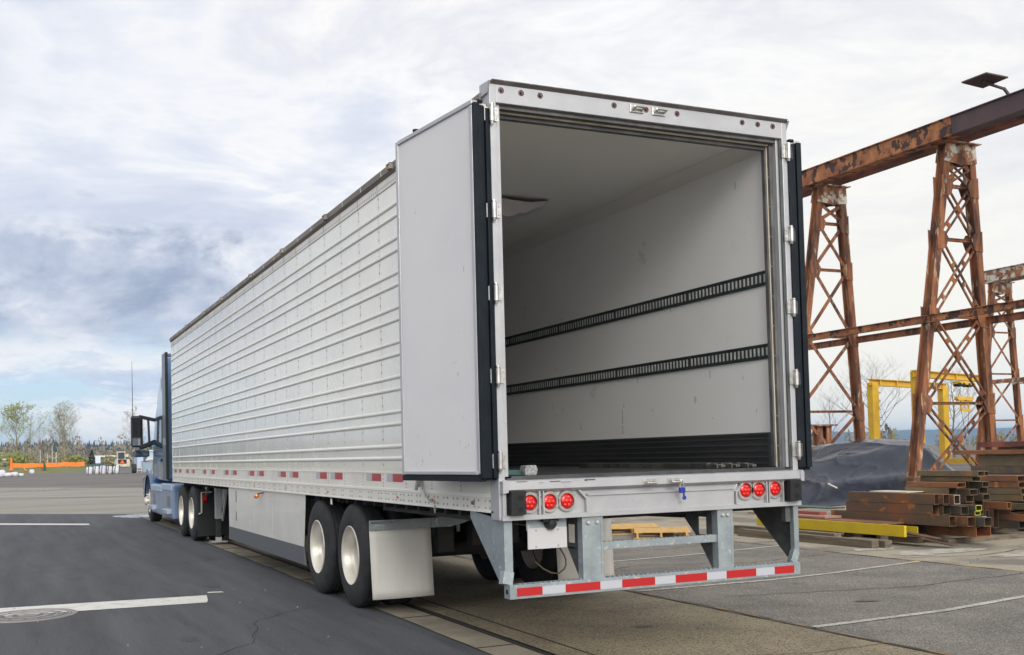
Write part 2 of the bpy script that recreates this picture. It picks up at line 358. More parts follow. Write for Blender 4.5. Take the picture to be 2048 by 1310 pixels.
# manhole cover set in the asphalt
M['iron'] = mat('cast_iron', (.20,.185,.185), .6, .2, col2=(.27,.25,.24), sc=6, bump=.3, bsc=60)
M['iron_dark'] = mat('cast_iron_recess', (.13,.12,.12), .7, .3)
def manhole(cx, cy):
    r0 = .43; m = MB(); prof = [(.0,.006),(.10,.006),(.105,.002),(.14,.002),(.145,.006),(.21,.006),(.215,.002),(.25,.002),(.255,.006),(.33,.006),(.335,.002),(.37,.002),(.375,.007),(.40,.007)]
    m.lathe(prof, (cx, cy, 0), 'z', 48, mis=[0,1,1,1,0,1,1,1,0,1,1,1,0])
    rnd = random.Random(4)
    for i in range(26):
        t = 2*math.pi*i/26
        if i % 2: m.box(cx+.292*math.cos(t)-.014, cy+.292*math.sin(t)-.014, .005, cx+.292*math.cos(t)+.014, cy+.292*math.sin(t)+.014, .009, 1)
    root = empty('manhole_cover', (cx, cy, 0), 'round cast iron manhole cover set flush in the dark asphalt', 'manhole cover')
    m.build('cover', [M['iron'], M['iron_dark']], root)
    f = MB(); f.lathe([(.405,.001),(.408,.008),(.455,.008),(.46,.001)], (cx, cy, 0), 'z', 48); f.build('ring', M['iron'], root)
manhole(-4.22, 4.93)
# litter: small stones scattered over the lot
st = MB(); rnd = random.Random(11)
for i in range(150):
    x = rnd.uniform(-4.5, 7.5); y = rnd.uniform(-2.5, 9); r = rnd.uniform(.004, .012)
    if -1.5 < x < 1.5 and rnd.random() < .6: continue
    st.dome((x, y, 0 if x < -1.1 else -.006), r, (0,0,1), 0, 5, r)
tag(st.build('gravel_stones', mat('stone', (.12,.11,.10), .9, col2=(.25,.23,.2), sc=9)), 'loose dark pebbles scattered over the pavement', 'gravel', kind='stuff')

# ------------------------------------------------------------------ trailer materials
M['white_skin'] = mat('white_painted_aluminium', (.85,.83,.745), .24, .0, col2=(.74,.73,.675), sc=.9, lo=.3, hi=.7, coat=.75, wave=.07, wsc=.8, rvar=.06, stretch=(1,1.6,1))
M['rib'] = mat('white_rib', (.82,.81,.75), .32, .0, coat=.1)
M['rivet'] = mat('rivet_steel', (.36,.35,.33), .5, .1)
M['rivet_light'] = mat('rivet_bright', (.55,.55,.54), .4, .6)
M['seam'] = mat('seam_sealant', (.58,.575,.53), .5)
M['rail'] = mat('white_rail', (.76,.74,.68), .42, .0, col2=(.66,.64,.575), sc=2.5, lo=.45, hi=.7, coat=.1)
M['toprail'] = mat('grimy_top_rail', (.20,.175,.15), .6, .3, col2=(.30,.275,.24), sc=2, lo=.4, hi=.65, stretch=(1,.3,1))
M['alu'] = mat('frame_aluminium', (.47,.475,.49), .38, .35, col2=(.39,.395,.42), sc=3, lo=.35, hi=.7, col3=(.30,.29,.29), sc3=14, lo3=.66, hi3=.74, bump=.12, bsc=50, rvar=.1)
M['alu_dark'] = mat('hood_aluminium', (.16,.145,.15), .5, .5, col2=(.24,.22,.22), sc=4)
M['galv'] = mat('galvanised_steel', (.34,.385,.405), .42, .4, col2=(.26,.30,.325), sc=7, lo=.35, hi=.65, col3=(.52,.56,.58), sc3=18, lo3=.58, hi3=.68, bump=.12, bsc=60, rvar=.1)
M['galv_shade'] = mat('shaded_galvanised_steel', (.075,.085,.09), .6, .4, col2=(.12,.13,.13), sc=6)  # darker copy of the galvanised steel, shade put into the colour
M['flap'] = mat('mudflap_sheet', (.72,.71,.67), .6, .0, col2=(.60,.585,.545), sc=2.2, lo=.4, hi=.68, col3=(.38,.36,.32), sc3=6, lo3=.6, hi3=.75, stretch=(1,1,.35))
M['flap_cream'] = mat('mudflap_cream', (.84,.80,.72), .6, 0, col2=(.74,.70,.62), sc=3, stretch=(1,1,.35))
M['gasket'] = mat('rubber_gasket', (.005,.009,.015), .55, col2=(.009,.014,.020), sc=8, spec=.2)
M['rubber'] = mat('black_rubber', (.014,.015,.016), .6, spec=.25, bump=.15, bsc=80)
M['liner'] = mat('white_liner', (.68,.67,.685), .42, col2=(.63,.62,.64), sc=1.2, lo=.35, hi=.7, col3=(.45,.43,.40), sc3=3.5, lo3=.66, hi3=.78, wave=.05, wsc=1.2, stretch=(1,.7,1), coat=0)
M['liner_in'] = mat('interior_liner', (.90,.90,.885), .38, col2=(.87,.87,.855), sc=1.3, lo=.35, hi=.7, col3=(.55,.53,.50), sc3=3.0, lo3=.62, hi3=.78, wave=.22, wsc=1.1, stretch=(1,.7,1))
M['ceil'] = mat('ceiling_liner', (.90,.895,.86), .5, col2=(.87,.865,.83), sc=.8)
M['cove'] = mat('cove_trim', (.86,.84,.80), .45)
M['cream'] = mat('cream_seal', (.60,.54,.43), .5, col2=(.45,.38,.28), sc=5, lo=.5, hi=.7)
M['darktrim'] = mat('dark_trim', (.085,.088,.09), .6, .1, col2=(.14,.14,.14), sc=6)
M['etrack'] = mat('logistic_track', (.028,.045,.045), .5, .3, col2=(.05,.06,.06), sc=9)
M['slot'] = mat('track_slot', (.62,.63,.62), .6, .0, col2=(.45,.45,.44), sc=12)
M['kick'] = mat('kick_plate', (.060,.064,.070), .5, .6, col2=(.10,.10,.105), sc=3, stretch=(1,.3,2))
M['floor'] = mat('duct_floor', (.10,.105,.11), .5, .6, col2=(.065,.066,.07), sc=3, stretch=(1,.3,1), col3=(.22,.21,.19), sc3=5, lo3=.64, hi3=.72)
M['under'] = mat('underbody_steel', (.020,.020,.021), .8, col2=(.035,.032,.03), sc=4)
M['tyre'] = mat('tyre_rubber', (.020,.021,.023), .75, spec=.3, col2=(.034,.034,.036), sc=4, bump=.1, bsc=60)
M['rim'] = mat('wheel_aluminium', (.74,.71,.64), .40, .40, col2=(.62,.59,.52), sc=5, lo=.4, hi=.7, rvar=.08)
M['rimdisc'] = mat('wheel_disc', (.62,.59,.52), .45, .3, col2=(.50,.47,.41), sc=3, lo=.35, hi=.65)
M['red'] = mat('reflective_red', (.42,.010,.012), .4)
M['red_side'] = mat('reflective_red_faded', (.42,.03,.035), .35)
M['silver_tape'] = mat('reflective_white', (.44,.45,.50), .4)
M['silver_side'] = mat('reflective_silver', (.46,.46,.48), .4)
M['lens_red'] = mat('red_lens', (.50,.004,.003), .22, coat=.3)
M['lens_dark'] = mat('dark_red_lens', (.11,.004,.010), .25, coat=.3)
M['lens_spot'] = mat('red_lens_core', (.40,.002,.002), .2)
M['amber'] = mat('amber_lens', (.55,.17,.02), .25, coat=.4)
M['chrome'] = mat('steel_fitting', (.62,.61,.58), .3, .85, col2=(.45,.44,.42), sc=20)
M['plate'] = mat('blank_plate', (.50,.50,.515), .45)
M['blackplastic'] = mat('black_plastic', (.018,.018,.020), .45, spec=.3)
M['black_void'] = mat('black_recess', (.006,.006,.007), .8)
M['duct'] = mat('duct_fabric', (.62,.59,.61), .7, col2=(.52,.50,.52), sc=3)
M['skirt'] = mat('skirt_panel', (.74,.73,.69), .32, .0, col2=(.67,.66,.62), sc=1.5, coat=.3, wave=.08, wsc=1.2)
M['skirt_low'] = mat('skirt_flex', (.095,.105,.115), .55)

# ------------------------------------------------------------------ semi trailer
L_ = 16.2
TR = empty('semi_trailer', (0, 8.1, 0), 'long white refrigerated semi trailer with ribbed side and its rear doors swung open', 'trailer')
def ribs_z():
    zs = []
    for k in range(8): zs += [3.700-.3030*k, 3.594-.3030*k]
    return zs
def side_wall(sx):
    w = MB(); X = 1.295*sx
    w.box(X, .12, 1.345, 1.245*sx, L_, 3.97, 0)
    # ribs: pressed half-round ridges along the wall
    for z in ribs_z():
        n = 6; v = []
        for y in (.12, L_):
            for i in range(n+1):
                t = math.pi*i/n; v.append((X+sx*.014*math.sin(t), y, z+.019*math.cos(t)))
        f = [[i, i+1, n+2+i, n+1+i] for i in range(n)] + [list(range(n+1)), list(range(n+1, 2*n+2))]
        w.add(v, f, 1)
    # vertical laps with rivets
    y = .70; k = 0
    while y < L_-.1:
        w.box(X, y-.005, 1.36, X+sx*.0010, y+.005, 3.96, 2)
        if sx < 0:
            z = 1.42
            while z < 3.96:
                if all(abs(z-q) > .024 for q in ribs_z()): w.dome((X+sx*.0010, y, z), .0080, (sx,0,0), 3, 6)
                z += .0758
        y += .6075; k += 1
    if sx < 0:          # fluted foot of the skin
        y = .2
        while y < L_: w.box(X-.0015, y, 1.352, X+.001, y+.009, 1.385, 2); y += .040 if y < 8 else .08
    return w.build('side_panel', [M['white_skin'], M['rib'], M['seam'], M['rivet']], TR, smooth=True, angle=50)
side_wall(-1); side_wall(1)
def rails(sx):
    X = 1.30*sx; r = MB()
    r.box(X, .12, 1.200, 1.24*sx, L_, 1.345, 0)                       # lower skin band
    r.box(X+sx*.004, .12, 1.340, X-sx*.02, L_, 1.352, 0)
    y = .70
    while sx < 0 and y < L_-.1:
        r.box(X+sx*.001, y-.0025, 1.215, X, y+.0025, 1.34, 3)
        for z in (1.225, 1.255, 1.29, 1.322): r.dome((X+sx*.001, y, z), .0075, (sx,0,0), 2, 5)
        y += .6075
    r.box(X+sx*.010, .10, 1.186, X-sx*.06, L_+.01, 1.206, 1)           # bead over the bottom rail
    r.box(X+sx*.004, .10, 1.090, X-sx*.05, L_+.01, 1.188, 0)
    r.box(X+sx*.012, .10, 1.078, X-sx*.06, L_+.01, 1.091, 1)
    y = .17
    while sx < 0 and y < L_-1.2:
        for dy in (0, .075 if y < 3 else .06):
            for z in (1.162, 1.113): r.dome((X+sx*.004, y+dy, z), .0105, (sx,0,0), 2, 6)
        y += .305 if y > 2.4 else .20
    r.build('bottom_rail', [M['rail'], M['rib'], M['rivet'], M['seam']], TR)
    t = MB()
    t.box(X+sx*.004, .12, 3.885, X-sx*.05, L_, 3.972, 1)
    t.prism([(X+sx*.004,3.970),(X+sx*.030,4.000),(X+sx*.034,4.052),(X-sx*.02,4.075),(X-sx*.08,4.075),(X-sx*.08,3.970)], 'y', .12, L_+.01, 0)
    y = .2
    while sx < 0 and y < L_-.1:
        t.box(X+sx*.0045, y, 3.905, X+sx*.0065, y+.012, 3.925, 2); y += .055
    y = .70
    while sx < 0 and y < L_: 
        t.box(X+sx*.0045, y-.004, 3.885, X+sx*.007, y+.004, 3.972, 2); y += .6075
        t.box(X+sx*.0302, y-.2, 4.002, X+sx*.0345, y-.19, 4.045, 3)
    t.build('top_rail', [M['toprail'], M['rail'], M['rivet'], M['seam']], TR)
rails(-1); rails(1)
# conspicuity tape on the lower band
for i, y in enumerate((15.75,15.11,14.15,13.45,12.20,11.36,10.15,9.50,8.25,7.637,6.394,5.777,4.547,3.958,2.721,2.123)):
    t = MB(); t.box(-1.3025, y-.135, 1.268, -1.299, y+.135, 1.336, 0); t.box(-1.3025, y+.137, 1.268, -1.299, y+.30, 1.336, 1)
    t.build('reflective_tape', [M['red_side'], M['silver_side']], TR)
for y in (2.012,4.11,6.055,7.93,10.115,11.85,13.757):
    b = MB(); b.box(-1.365, y-.012, 3.995, -1.330, y-.004, 4.046); b.box(-1.365, y+.070, 3.995, -1.330, y+.078, 4.046); b.box(-1.36, y-.012, 4.040, -1.330, y+.078, 4.047)
    k = b.build('marker_lamp', M['toprail'], TR); l = MB(); l.box(-1.356, y, 4.002, -1.332, y+.066, 4.036); l.build('lens', M['amber'], k, bevel=.006)
for y in (1.291,2.124,4.361,6.247,8.084,9.516,12.3): 
    MB().dome((-1.304, y, 1.137), .014, (-1,0,0), 0, 8, .012).build('side_lamp', M['amber'], TR)
rf = MB(); rf.box(-1.26, .05, 4.03, 1.26, L_, 4.068); rf.box(-1.3, L_-.002, 1.08, 1.3, L_+.05, 4.06); rf.build('roof', M['rail'], TR)
# interior
M['scuff_w'] = mat('wall_scuff', (.42,.40,.37), .7)
il = MB(); il.box(1.20, .13, 1.600, 1.243, L_-.08, 3.905)
MB().box(-1.243, .13, 1.600, -1.20, L_-.08, 3.905).build('wall_liner', M['liner_in'], TR); MB().box(-1.2, L_-.085, 1.33, 1.2, L_-.05, 3.97).build('bulkhead', M['liner_in'], TR)

cl = MB(); cl.box(-1.24, .10, 3.975, 1.24, L_-.05, 4.028); cl.build('ceiling', M['ceil'], TR)
for sx in (1, -1): MB().prism([(1.205*sx,3.888),(1.195*sx,3.888),(1.085*sx,3.968),(1.085*sx,3.976),(1.205*sx,3.976)], 'y', .13, L_-.06, 0).build('cove_moulding', M['cove'], TR)
rnd = random.Random(12)
for (y, z0, z1) in ((2.45,1.66,1.74),(2.45,1.76,1.90),(2.42,1.92,1.95),(1.9,1.86,1.875),(3.3,1.72,1.80),(.95,1.75,1.758)): il.box(1.1985, y, z0, 1.2005, y+.012, z1, 2)
for i in range(16):
    y = rnd.uniform(.3, 8); z = rnd.choice([rnd.uniform(1.64,2.15), rnd.uniform(1.64,2.15), rnd.uniform(2.4,3.7)]); a = rnd.random()*.45
    il.box(1.1985, y, z, 1.2005, y+(rnd.uniform(.004,.009) if a < .5 else rnd.uniform(.03,.10)), z+(rnd.uniform(.02,.07) if a < .5 else .006), 2)
il.build('wall_liner', [M['liner_in'], M['cove'], M['scuff_w']], TR)
M['kick_e'] = mat('kick_edge', (.13,.135,.14), .45, .6)
for sx in (-1, 1):
    kp = MB(); kp.box(1.188*sx, .135, 1.33, 1.243*sx, L_-.06, 1.612)
    for z in (1.365,1.415,1.465,1.515,1.565,1.602): kp.box(1.181*sx, .135, z-.006, 1.189*sx, L_-.06, z+.006, 1)
    if sx > 0: kp.box(1.178, .13, 1.335, 1.20, .20, 1.610, 1)
    kp.build('kick_plate', [M['kick'], M['kick_e']], TR)
fl = MB(); fl.box(-1.24, .02, 1.10, 1.24, L_-.05, 1.318)
fl.box(-1.2, .03, 1.3175, 1.2, .17, 1.3325)
x = -1.17
while x < 1.18: fl.box(x, .18, 1.317, x+.024, L_-.1, 1.332); x += .043
fl.build('floor', M['floor'], TR)
for z in (2.862, 2.268):
    t = MB(); t.box(1.190, .14, z-.060, 1.201, L_-.1, z+.060, 0)
    t.box(1.186, .14, z-.060, 1.191, L_-.1, z-.050, 0); t.box(1.186, .14, z+.050, 1.191, L_-.1, z+.060, 0)
    y = .18
    while y < 9.5:
        t.box(1.1885, y, z-.032, 1.1905, y+.022, z+.032, 1); y += .052
        if int(y/.052) % 24 == 0: y += .02
    t.build('logistic_track', [M['etrack'], M['slot']], TR)
# air duct of cloth under the ceiling
dm = MB(); ny, nx = 60, 16; rnd = random.Random(5); vv = []
for i in range(ny+1):
    y = 2.46+12.5*(i/ny)**1.5
    for k in range(nx+1):
        s_ = k/nx; x = -.62+1.07*s_
        sag = .175*math.sin(math.pi*s_)**.6*(1+.10*math.sin(i*1.3+k*.7))+.012*math.sin(k*2.1+i*.8)
        if i == 0: sag = sag*.25+.012*math.sin(s_*9)
        vv.append((x, y, 3.968-sag))
dm.add(vv, [[i*(nx+1)+k, i*(nx+1)+k+1, (i+1)*(nx+1)+k+1, (i+1)*(nx+1)+k] for i in range(ny) for k in range(nx)])
dm.build('air_duct', M['duct'], TR, smooth=True, angle=60, fix=False)

# rear frame
fr = MB()
fr.prism([(-1.312,1.03),(-1.262,1.03),(-1.262,3.955),(-1.262,4.10),(-1.312,4.085)], 'y', 0, .14, 0)
fr.prism([(1.305,1.03),(1.255,1.03),(1.255,4.10),(1.305,4.085)], 'y', 0, .14, 0)
fr.box(-1.262, 0, 3.955, 1.255, .14, 4.10, 0)
fr.prism([(-.004,4.085),(.14,4.085),(.14,4.10),(.0,4.112),(-.03,4.112),(-.03,4.104)], 'x', -1.30, 1.30, 1)
fr.prism([(-.03,4.10),(.02,4.02),(.14,4.02),(.14,4.112)], 'x', -1.325, -1.311, 0)
fr.prism([(-.03,4.10),(.02,4.02),(.14,4.02),(.14,4.112)], 'x', 1.304, 1.318, 0)
fr.build('rear_frame', [M['alu'], M['alu_dark']], TR, bevel=.006)
jb = MB()
# stepped jambs and header inside the frame, seals included (dark, cream, dark)
jb.box(1.215, .03, 1.33, 1.256, .14, 3.956, 0); jb.box(1.236, .012, 1.33, 1.256, .031, 3.956, 3)
jb.box(1.186, .075, 1.33, 1.216, .14, 3.93, 1); jb.box(1.178, .104, 1.33, 1.187, .114, 3.92, 2); jb.box(1.168, .1145, 1.34, 1.187, .155, 3.91, 1)
jb.box(-1.263, .03, 1.33, -1.222, .14, 3.956, 0); jb.box(-1.223, .075, 1.33, -1.200, .14, 3.93, 1)
jb.box(-1.222, .035, 3.925, 1.215, .14, 3.956, 1); jb.box(-1.21, .085, 3.912, 1.19, .100, 3.926, 2); jb.box(-1.21, .1005, 3.909, 1.19, .14, 3.926, 1); jb.box(-1.21, .115, 3.885, 1.19, .16, 3.909, 1)
for z in [1.5+.24*i for i in range(10)]: jb.dome((1.186, .09, z), .006, (-1,0,0), 4, 6)
jb.build('door_seal', [M['alu'], M['darktrim'], M['cream'], M['galv_shade'], M['rivet_light']], TR, bevel=.003)
sb = MB()
# rear sill: box beam with upper lip, raised lower strip and bottom flange, lamp pockets let in at both ends
sb.box(-1.30, .006, 1.045, 1.30, .13, 1.300, 0)
sb.prism([(-.045,1.300),(-.048,1.240),(-.020,1.222),(.02,1.222),(.10,1.222),(.10,1.306),(-.03,1.306)], 'x', -1.285, 1.30, 0)
sb.prism([(-1.305,1.215),(-1.262,1.222),(-1.258,1.300),(-1.285,1.312),(-1.305,1.300)], 'y', -.055, .02, 0)
sb.prism([(1.318,1.220),(1.28,1.222),(1.28,1.300),(1.300,1.308),(1.318,1.290)], 'y', -.055, .02, 0)
sb.box(-.625, -.012, 1.058, .665, .008, 1.188, 0)
sb.box(-.622, -.026, 1.178, .662, -.010, 1.190, 0)
sb.box(-1.30, -.030, 1.028, 1.30, .12, 1.060, 0)
for x0, x1 in ((-1.296,-1.272),(-1.142,-1.134),(-1.018,-1.006),(-.986,-.976)): sb.box(x0, -.030, 1.058, x1, .010, 1.224, 0)
for x0, x1 in ((1.272,1.296),(1.122,1.132),(.962,.972),(.988,.996)): sb.box(x0, -.030, 1.058, x1, .010, 1.224, 0)
sb.prism([(-.640,1.058),(-.628,1.058),(-.628,1.160),(-.690,1.224),(-.700,1.216),(-.640,1.156)], 'y', -.030, .010, 0)
sb.prism([(.672,1.058),(.684,1.058),(.684,1.156),(.744,1.216),(.734,1.224),(.672,1.160)], 'y', -.030, .010, 0)
SILL = sb; sc = MB(); rnd = random.Random(3)
for i in range(46):
    x = rnd.uniform(-1.15, 1.1); w = rnd.uniform(.01, .06); z = 1.3065
    sc.box(x, -.028+rnd.uniform(0,.05), z-.0004, x+w, -.02+rnd.uniform(0,.05), z+.0006)
for i in range(7):
    x = rnd.uniform(-1.2, -.6); sc.box(x, -.0485, 1.285+rnd.uniform(-.01,.008), x+rnd.uniform(.02,.09), -.0465, 1.289+rnd.uniform(-.006,.008))
sc.box(-.600, .0045, 1.2475, -.545, .0065, 1.2505); sc.box(-.577, .0045, 1.230, -.573, .0065, 1.266)
b0 = len(sb.v); sb.v += sc.v; sb.f += [[b0+i for i in f] for f in sc.f]; sb.m += [1]*len(sc.f)
sb.build('rear_sill', [M['alu'], mat('scuff', (.07,.065,.06), .8)], TR, bevel=.004)
for x, s_ in ((-1.2, 1), (1.205, 1)):
    b = MB(); b.box(x-.055, -.085, 1.068, x+.055, -.002, 1.232, 0)
    for z in (1.188, 1.105): b.lathe([(0,0),(.018,0),(.020,-.003),(.013,-.0035)], (x+.012, -.0855, z), 'y', 14, 1)
    b.build('dock_bumper', [M['blackplastic'], M['black_void']], TR, bevel=.012, seg=3)
def tail_lamp(x, z):
    r = MB(); r.lathe([(.054,-.010),(.056,-.020),(.074,-.020),(.078,-.012),(.079,.0)], (x, .006, z), 'y', 28)
    for k in range(6): t = math.pi/3*k+.3; r.dome((x+.066*math.cos(t), -.0142, z+.066*math.sin(t)), .004, (0,-1,0), 0, 5)
    ring = r.build('lamp_ring', M['chrome'], None if False else TR, smooth=True)
    l = MB(); l.lathe([(0,-.028),(.03,-.026),(.048,-.018),(.055,-.008)], (x-.004, .006, z), 'y', 28, 0)
    for k in range(7):
        rr = 0 if k == 6 else .030; t = math.pi/3*k
        l.dome((x-.004+rr*math.cos(t), .006-(.0275 if k == 6 else .0255), z+rr*math.sin(t)), .0115, (0,-1,0), 1, 10, .003)
    l.build('tail_lamp_lens', [M['lens_red'], mat('lens_led', (.95,.03,.015), .15, coat=.6) if 'led' not in M else M['led']], ring, smooth=True)
M['led'] = mat('lens_led', (.80,.012,.006), .25)
for x in (-1.080,-.925,-.786): tail_lamp(x, 1.146)
for x in (.777,.905,1.060): tail_lamp(x, 1.164 if x < 1 else 1.166)
for x in (-1.219,-1.062,-.911,-.297,-.019,.259,.869,1.02,1.168):
    l = MB(); l.dome((x, -.001, 4.045), .0145, (0,-1,0), 0, 12, .010); l.lathe([(.0165,0),(.0205,-.004),(.0225,0)], (x, 0, 4.045), 'y', 14, 1)
    l.build('clearance_lamp', [M['lens_dark'], M['blackplastic']], TR, smooth=True)
for x in (-.122, .093):
    k = MB(); k.box(x-.052, -.056, 1.238, x+.052, -.03, 1.282, 0); k.box(x-.040, -.090, 1.240, x-.024, -.055, 1.270, 0); k.box(x+.024, -.090, 1.240, x+.040, -.055, 1.270, 0)
    k.tube([(x-.04,-.086,1.252),(x+.04,-.086,1.252)], .011, 8); k.build('lock_keeper', M['chrome'], TR, bevel=.003)
for x in (-.105, .090):
    k = MB(); k.box(x-.058, -.012, 4.010, x+.058, .004, 4.072, 0); k.prism([(-.012,4.045),(-.05,4.055),(-.052,4.035),(-.012,4.020)], 'x', x-.046, x-.028); k.prism([(-.012,4.045),(-.05,4.055),(-.052,4.035),(-.012,4.020)], 'x', x+.028, x+.046)
    k.tube([(x-.04,-.048,4.045),(x+.05,-.048,4.045)], .011, 8); k.build('lock_keeper', M['chrome'], TR, bevel=.003)
for x in [-1.2+.2*i for i in range(13)]: MB().dome((x, -.0305, 4.106), .004, (0,-1,0), 0, 5).build('rivet', M['rivet_light'], TR)
# hinges
for sx, X, zs in ((-1, -1.305, (3.925,3.244,2.665,2.090,1.501)), (1, 1.300, (3.908,3.241,2.659,2.092,1.523))):
    for z in zs:
        h = MB(); h.tube([(X,-.022,z-.112),(X,-.022,z-.004)], .019, 12); h.tube([(X,-.022,z),(X,-.022,z+.012)], .014, 10); h.tube([(X,-.022,z-.135),(X,-.022,z-.112)], [.010,.014], 10)
        h.box(X-sx*.004, -.012, z-.108, X-sx*.055, .002, z-.010); h.box(X+sx*.004, -.006, z-.108, X+sx*.05, .006, z-.010)
        h.dome((X-sx*.04, -.012, z-.03), .006, (0,-1,0), 0, 6); h.dome((X-sx*.04, -.012, z-.09), .006, (0,-1,0), 0, 6)
        h.build('hinge', M['chrome'], TR, smooth=True)
# doors
def door(sx, hinge, liner0, liner1, z0, z1):
    # liner0: liner face at the hinge edge, liner1: liner face at the free edge; thickness toward the trailer
    a = Vector((*liner0, 0)); b = Vector((*liner1, 0)); d = (b-a).normalized(); n = Vector((-d.y, d.x, 0))
    if n.x*sx > 0: n = -n                                                # from liner towards the trailer wall
    L = (b-a).length; T = .128
    def P(s, t, z): q = a+d*s+n*t; return (q.x, q.y, z)
    def slab(mb, s0, s1, t0, t1, za, zb, mi=0):
        v = [P(s0,t0,za),P(s1,t0,za),P(s1,t1,za),P(s0,t1,za),P(s0,t0,zb),P(s1,t0,zb),P(s1,t1,zb),P(s0,t1,zb)]
        mb.add(v, [(0,3,2,1),(4,5,6,7),(0,1,5,4),(1,2,6,5),(2,3,7,6),(3,0,4,7)], mi)
    m = MB(); slab(m, .02, L-.004, .006, T, z0+.035, z1-.006, 0)
    rnd = random.Random(9)
    for i in range(14 if sx < 0 else 0):
        s_ = L-rnd.uniform(.02,.5) if i > 7 else rnd.uniform(.03,.3); z = rnd.choice([rnd.uniform(1.4,1.8), rnd.uniform(1.6,3.6)])
        slab(m, s_, s_+rnd.uniform(.003,.010), .0053, .0062, z, z+rnd.uniform(.005,.04), 1)
    o = m.build('rear_door', [M['liner'], mat('liner_scuff', (.42,.40,.37), .7)], TR)
    e = MB(); slab(e, L-.040, L, -.004, .055, z0+.03, z1, 0); slab(e, .0, L-.041, -.006, .045, z1-.028, z1+.004, 0); slab(e, .03, L-.05, -.012, .006, z0+.035, z0+.060, 0)
    slab(e, .004, .040, -.003, .02, z0+.04, z1-.03, 0); e.build('door_edge', M['alu'], o, bevel=.004)
    g = MB()
    slab(g, -.030, .020, .000, .046, z0+.01, z1-.02, 0); slab(g, -.018, .020, .052, .086, z0+.01, z1-.03, 0); slab(g, -.034, .020, .090, T, z0+.01, z1-.05, 0)
    slab(g, -.004, .02, .046, .052, z0+.01, z1-.03, 1)
    slab(g, .0, L, .0, .05, z0-.012, z0+.034, 0); slab(g, .0, L, .055, T, z0-.004, z0+.034, 0)
    slab(g, .0, L, .046, .09, z1-.004, z1+.014, 0)
    g.build('door_gasket', [M['gasket'], M['galv']], o, bevel=.008)
    if sx < 0:
        kn = MB(); q = P(.95, .07, z1+.014); kn.tube([q, (q[0], q[1], q[2]+.03)], .012, 8); kn.tube([(q[0], q[1], q[2]+.03), (q[0], q[1], q[2]+.045)], .026, 10); kn.build('door_hook', M['gasket'], o)
        pass
    return o
door(-1, -1.3, (-1.442, .010), (-1.600, 1.160), 1.315, 3.955)
door(1, 1.3, (1.436, .010), (1.565, 1.160), 1.315, 3.955)
# door chain and retainer on the side rail
ch = MB(); pts = [Vector((-1.335, 1.46-.30*t, 1.262-.13*t-.05*math.sin(math.pi*t))) for t in [i/9 for i in range(10)]]
for i, (a, b) in enumerate(zip(pts, pts[1:])):
    d = (b-a); s_ = d.normalized(); w = (Vector((1,0,0)) if i % 2 else s_.cross(Vector((1,0,0)))).normalized()*.009
    e = d*.15; ring = [a-e, a+d*.2+w, a+d*.8+w, b+e, a+d*.8-w, a+d*.2-w, a-e]
    ch.tube(ring, .003, 5, cap=False)
ch.tube([(-1.335,1.16,1.10),(-1.335,1.15,1.07),(-1.335,1.165,1.04),(-1.335,1.18,1.07),(-1.335,1.16,1.10)], .005, 5)
ch.build('door_chain', M['rivet'], TR)
lug = MB(); lug.box(-1.345, 1.50, 1.235, -1.30, 1.545, 1.29); lug.tube([(-1.34,1.52,1.30),(-1.36,1.52,1.21)], .016, 8); lug.build('door_holdback', M['rivet'], TR)
# ABS letters on the rail
def text(name, s, size, loc, rot, m, parent, ext=.0008):
    cu = bpy.data.curves.new(name, 'FONT'); cu.body = s; cu.size = size; cu.extrude = ext; cu.align_x = 'CENTER'; cu.align_y = 'CENTER'
    t = bpy.data.objects.new(name, cu); me = bpy.data.meshes.new_from_object(t); bpy.data.objects.remove(t)
    o0 = ORG[parent.name]; mt = Matrix.Translation(Vector(loc)-o0) @ rot; me.transform(mt); me.materials.clear(); me.materials.append(m)
    o = bpy.data.objects.new(name, me); COL.objects.link(o); o.parent = parent; ORG[o.name] = o0; return o
text('lettering', 'ABS', .042, (-1.3055, .475, 1.138), Matrix.Rotation(R(-90), 4, 'Z') @ Matrix.Rotation(R(90), 4, 'X'), M['black_void'], TR)

# underride guard
ug = MB()
def endpost(sx):
    # outer drop legs: wide gusset in the side plane and a leg that kinks inwards at the foot
    X = 1.272*sx
    ug.prism([(.012,1.03),(.60,1.078),(.60,1.03),(.555,.985),(.11,.60),(.01,.62)], 'x', X-sx*.003, X+sx*.003, 0)
    ug.bar((X-sx*.030, .045, 1.03), (X-sx*.030, .045, .670), .060, .07, 0, (0,1,0))
    ug.bar((X-sx*.030, .045, .672), (X-sx*.001 if False else X-sx*.010, .035, .585), .075, .07, 0, (0,1,0))
endpost(-1)
X = 1.272
ug.prism([(.012,1.03),(.62,1.03),(.11,.60),(.01,.62)], 'x', X-.003, X+.003, 2)
ug.bar((1.262,.02,1.03), (1.262,.02,.66), .045, .05, 0, (0,1,0)); ug.bar((1.205,.045,1.03),(1.205,.045,.90), .05, .05, 2, (0,1,0))
ug.bar((1.262,.02,.665), (1.215,.01,.58), .06, .05, 0, (0,1,0))
ug.box(-1.262, -.035, .488, 1.262, .060, .585, 0)
for x in [(-1.18+.04*i) for i in range(60)]: ug.box(x, -.012, .5845, x+.016, .030, .590, 0)
for x0, x1 in ((-.667,-.503),(.506,.640)):
    ug.box(x0, -.010, .584, x1, .003, 1.028, 0); ug.box(x0-.004, -.014, .584, x0+.016, .06, 1.028, 0); ug.box(x1-.016, -.014, .584, x1+.004, .06, 1.028, 0)
    for x in (x0+.045, x1-.045): ug.dome((x, -.011, .985), .020, (0,-1,0), 3, 8, .016)
ug.box(-.495, .005, .782, .51, .045, .838, 0)
for x in [(-.47+.04*i) for i in range(24)]: ug.box(x, .012, .8375, x+.014, .036, .842, 0)
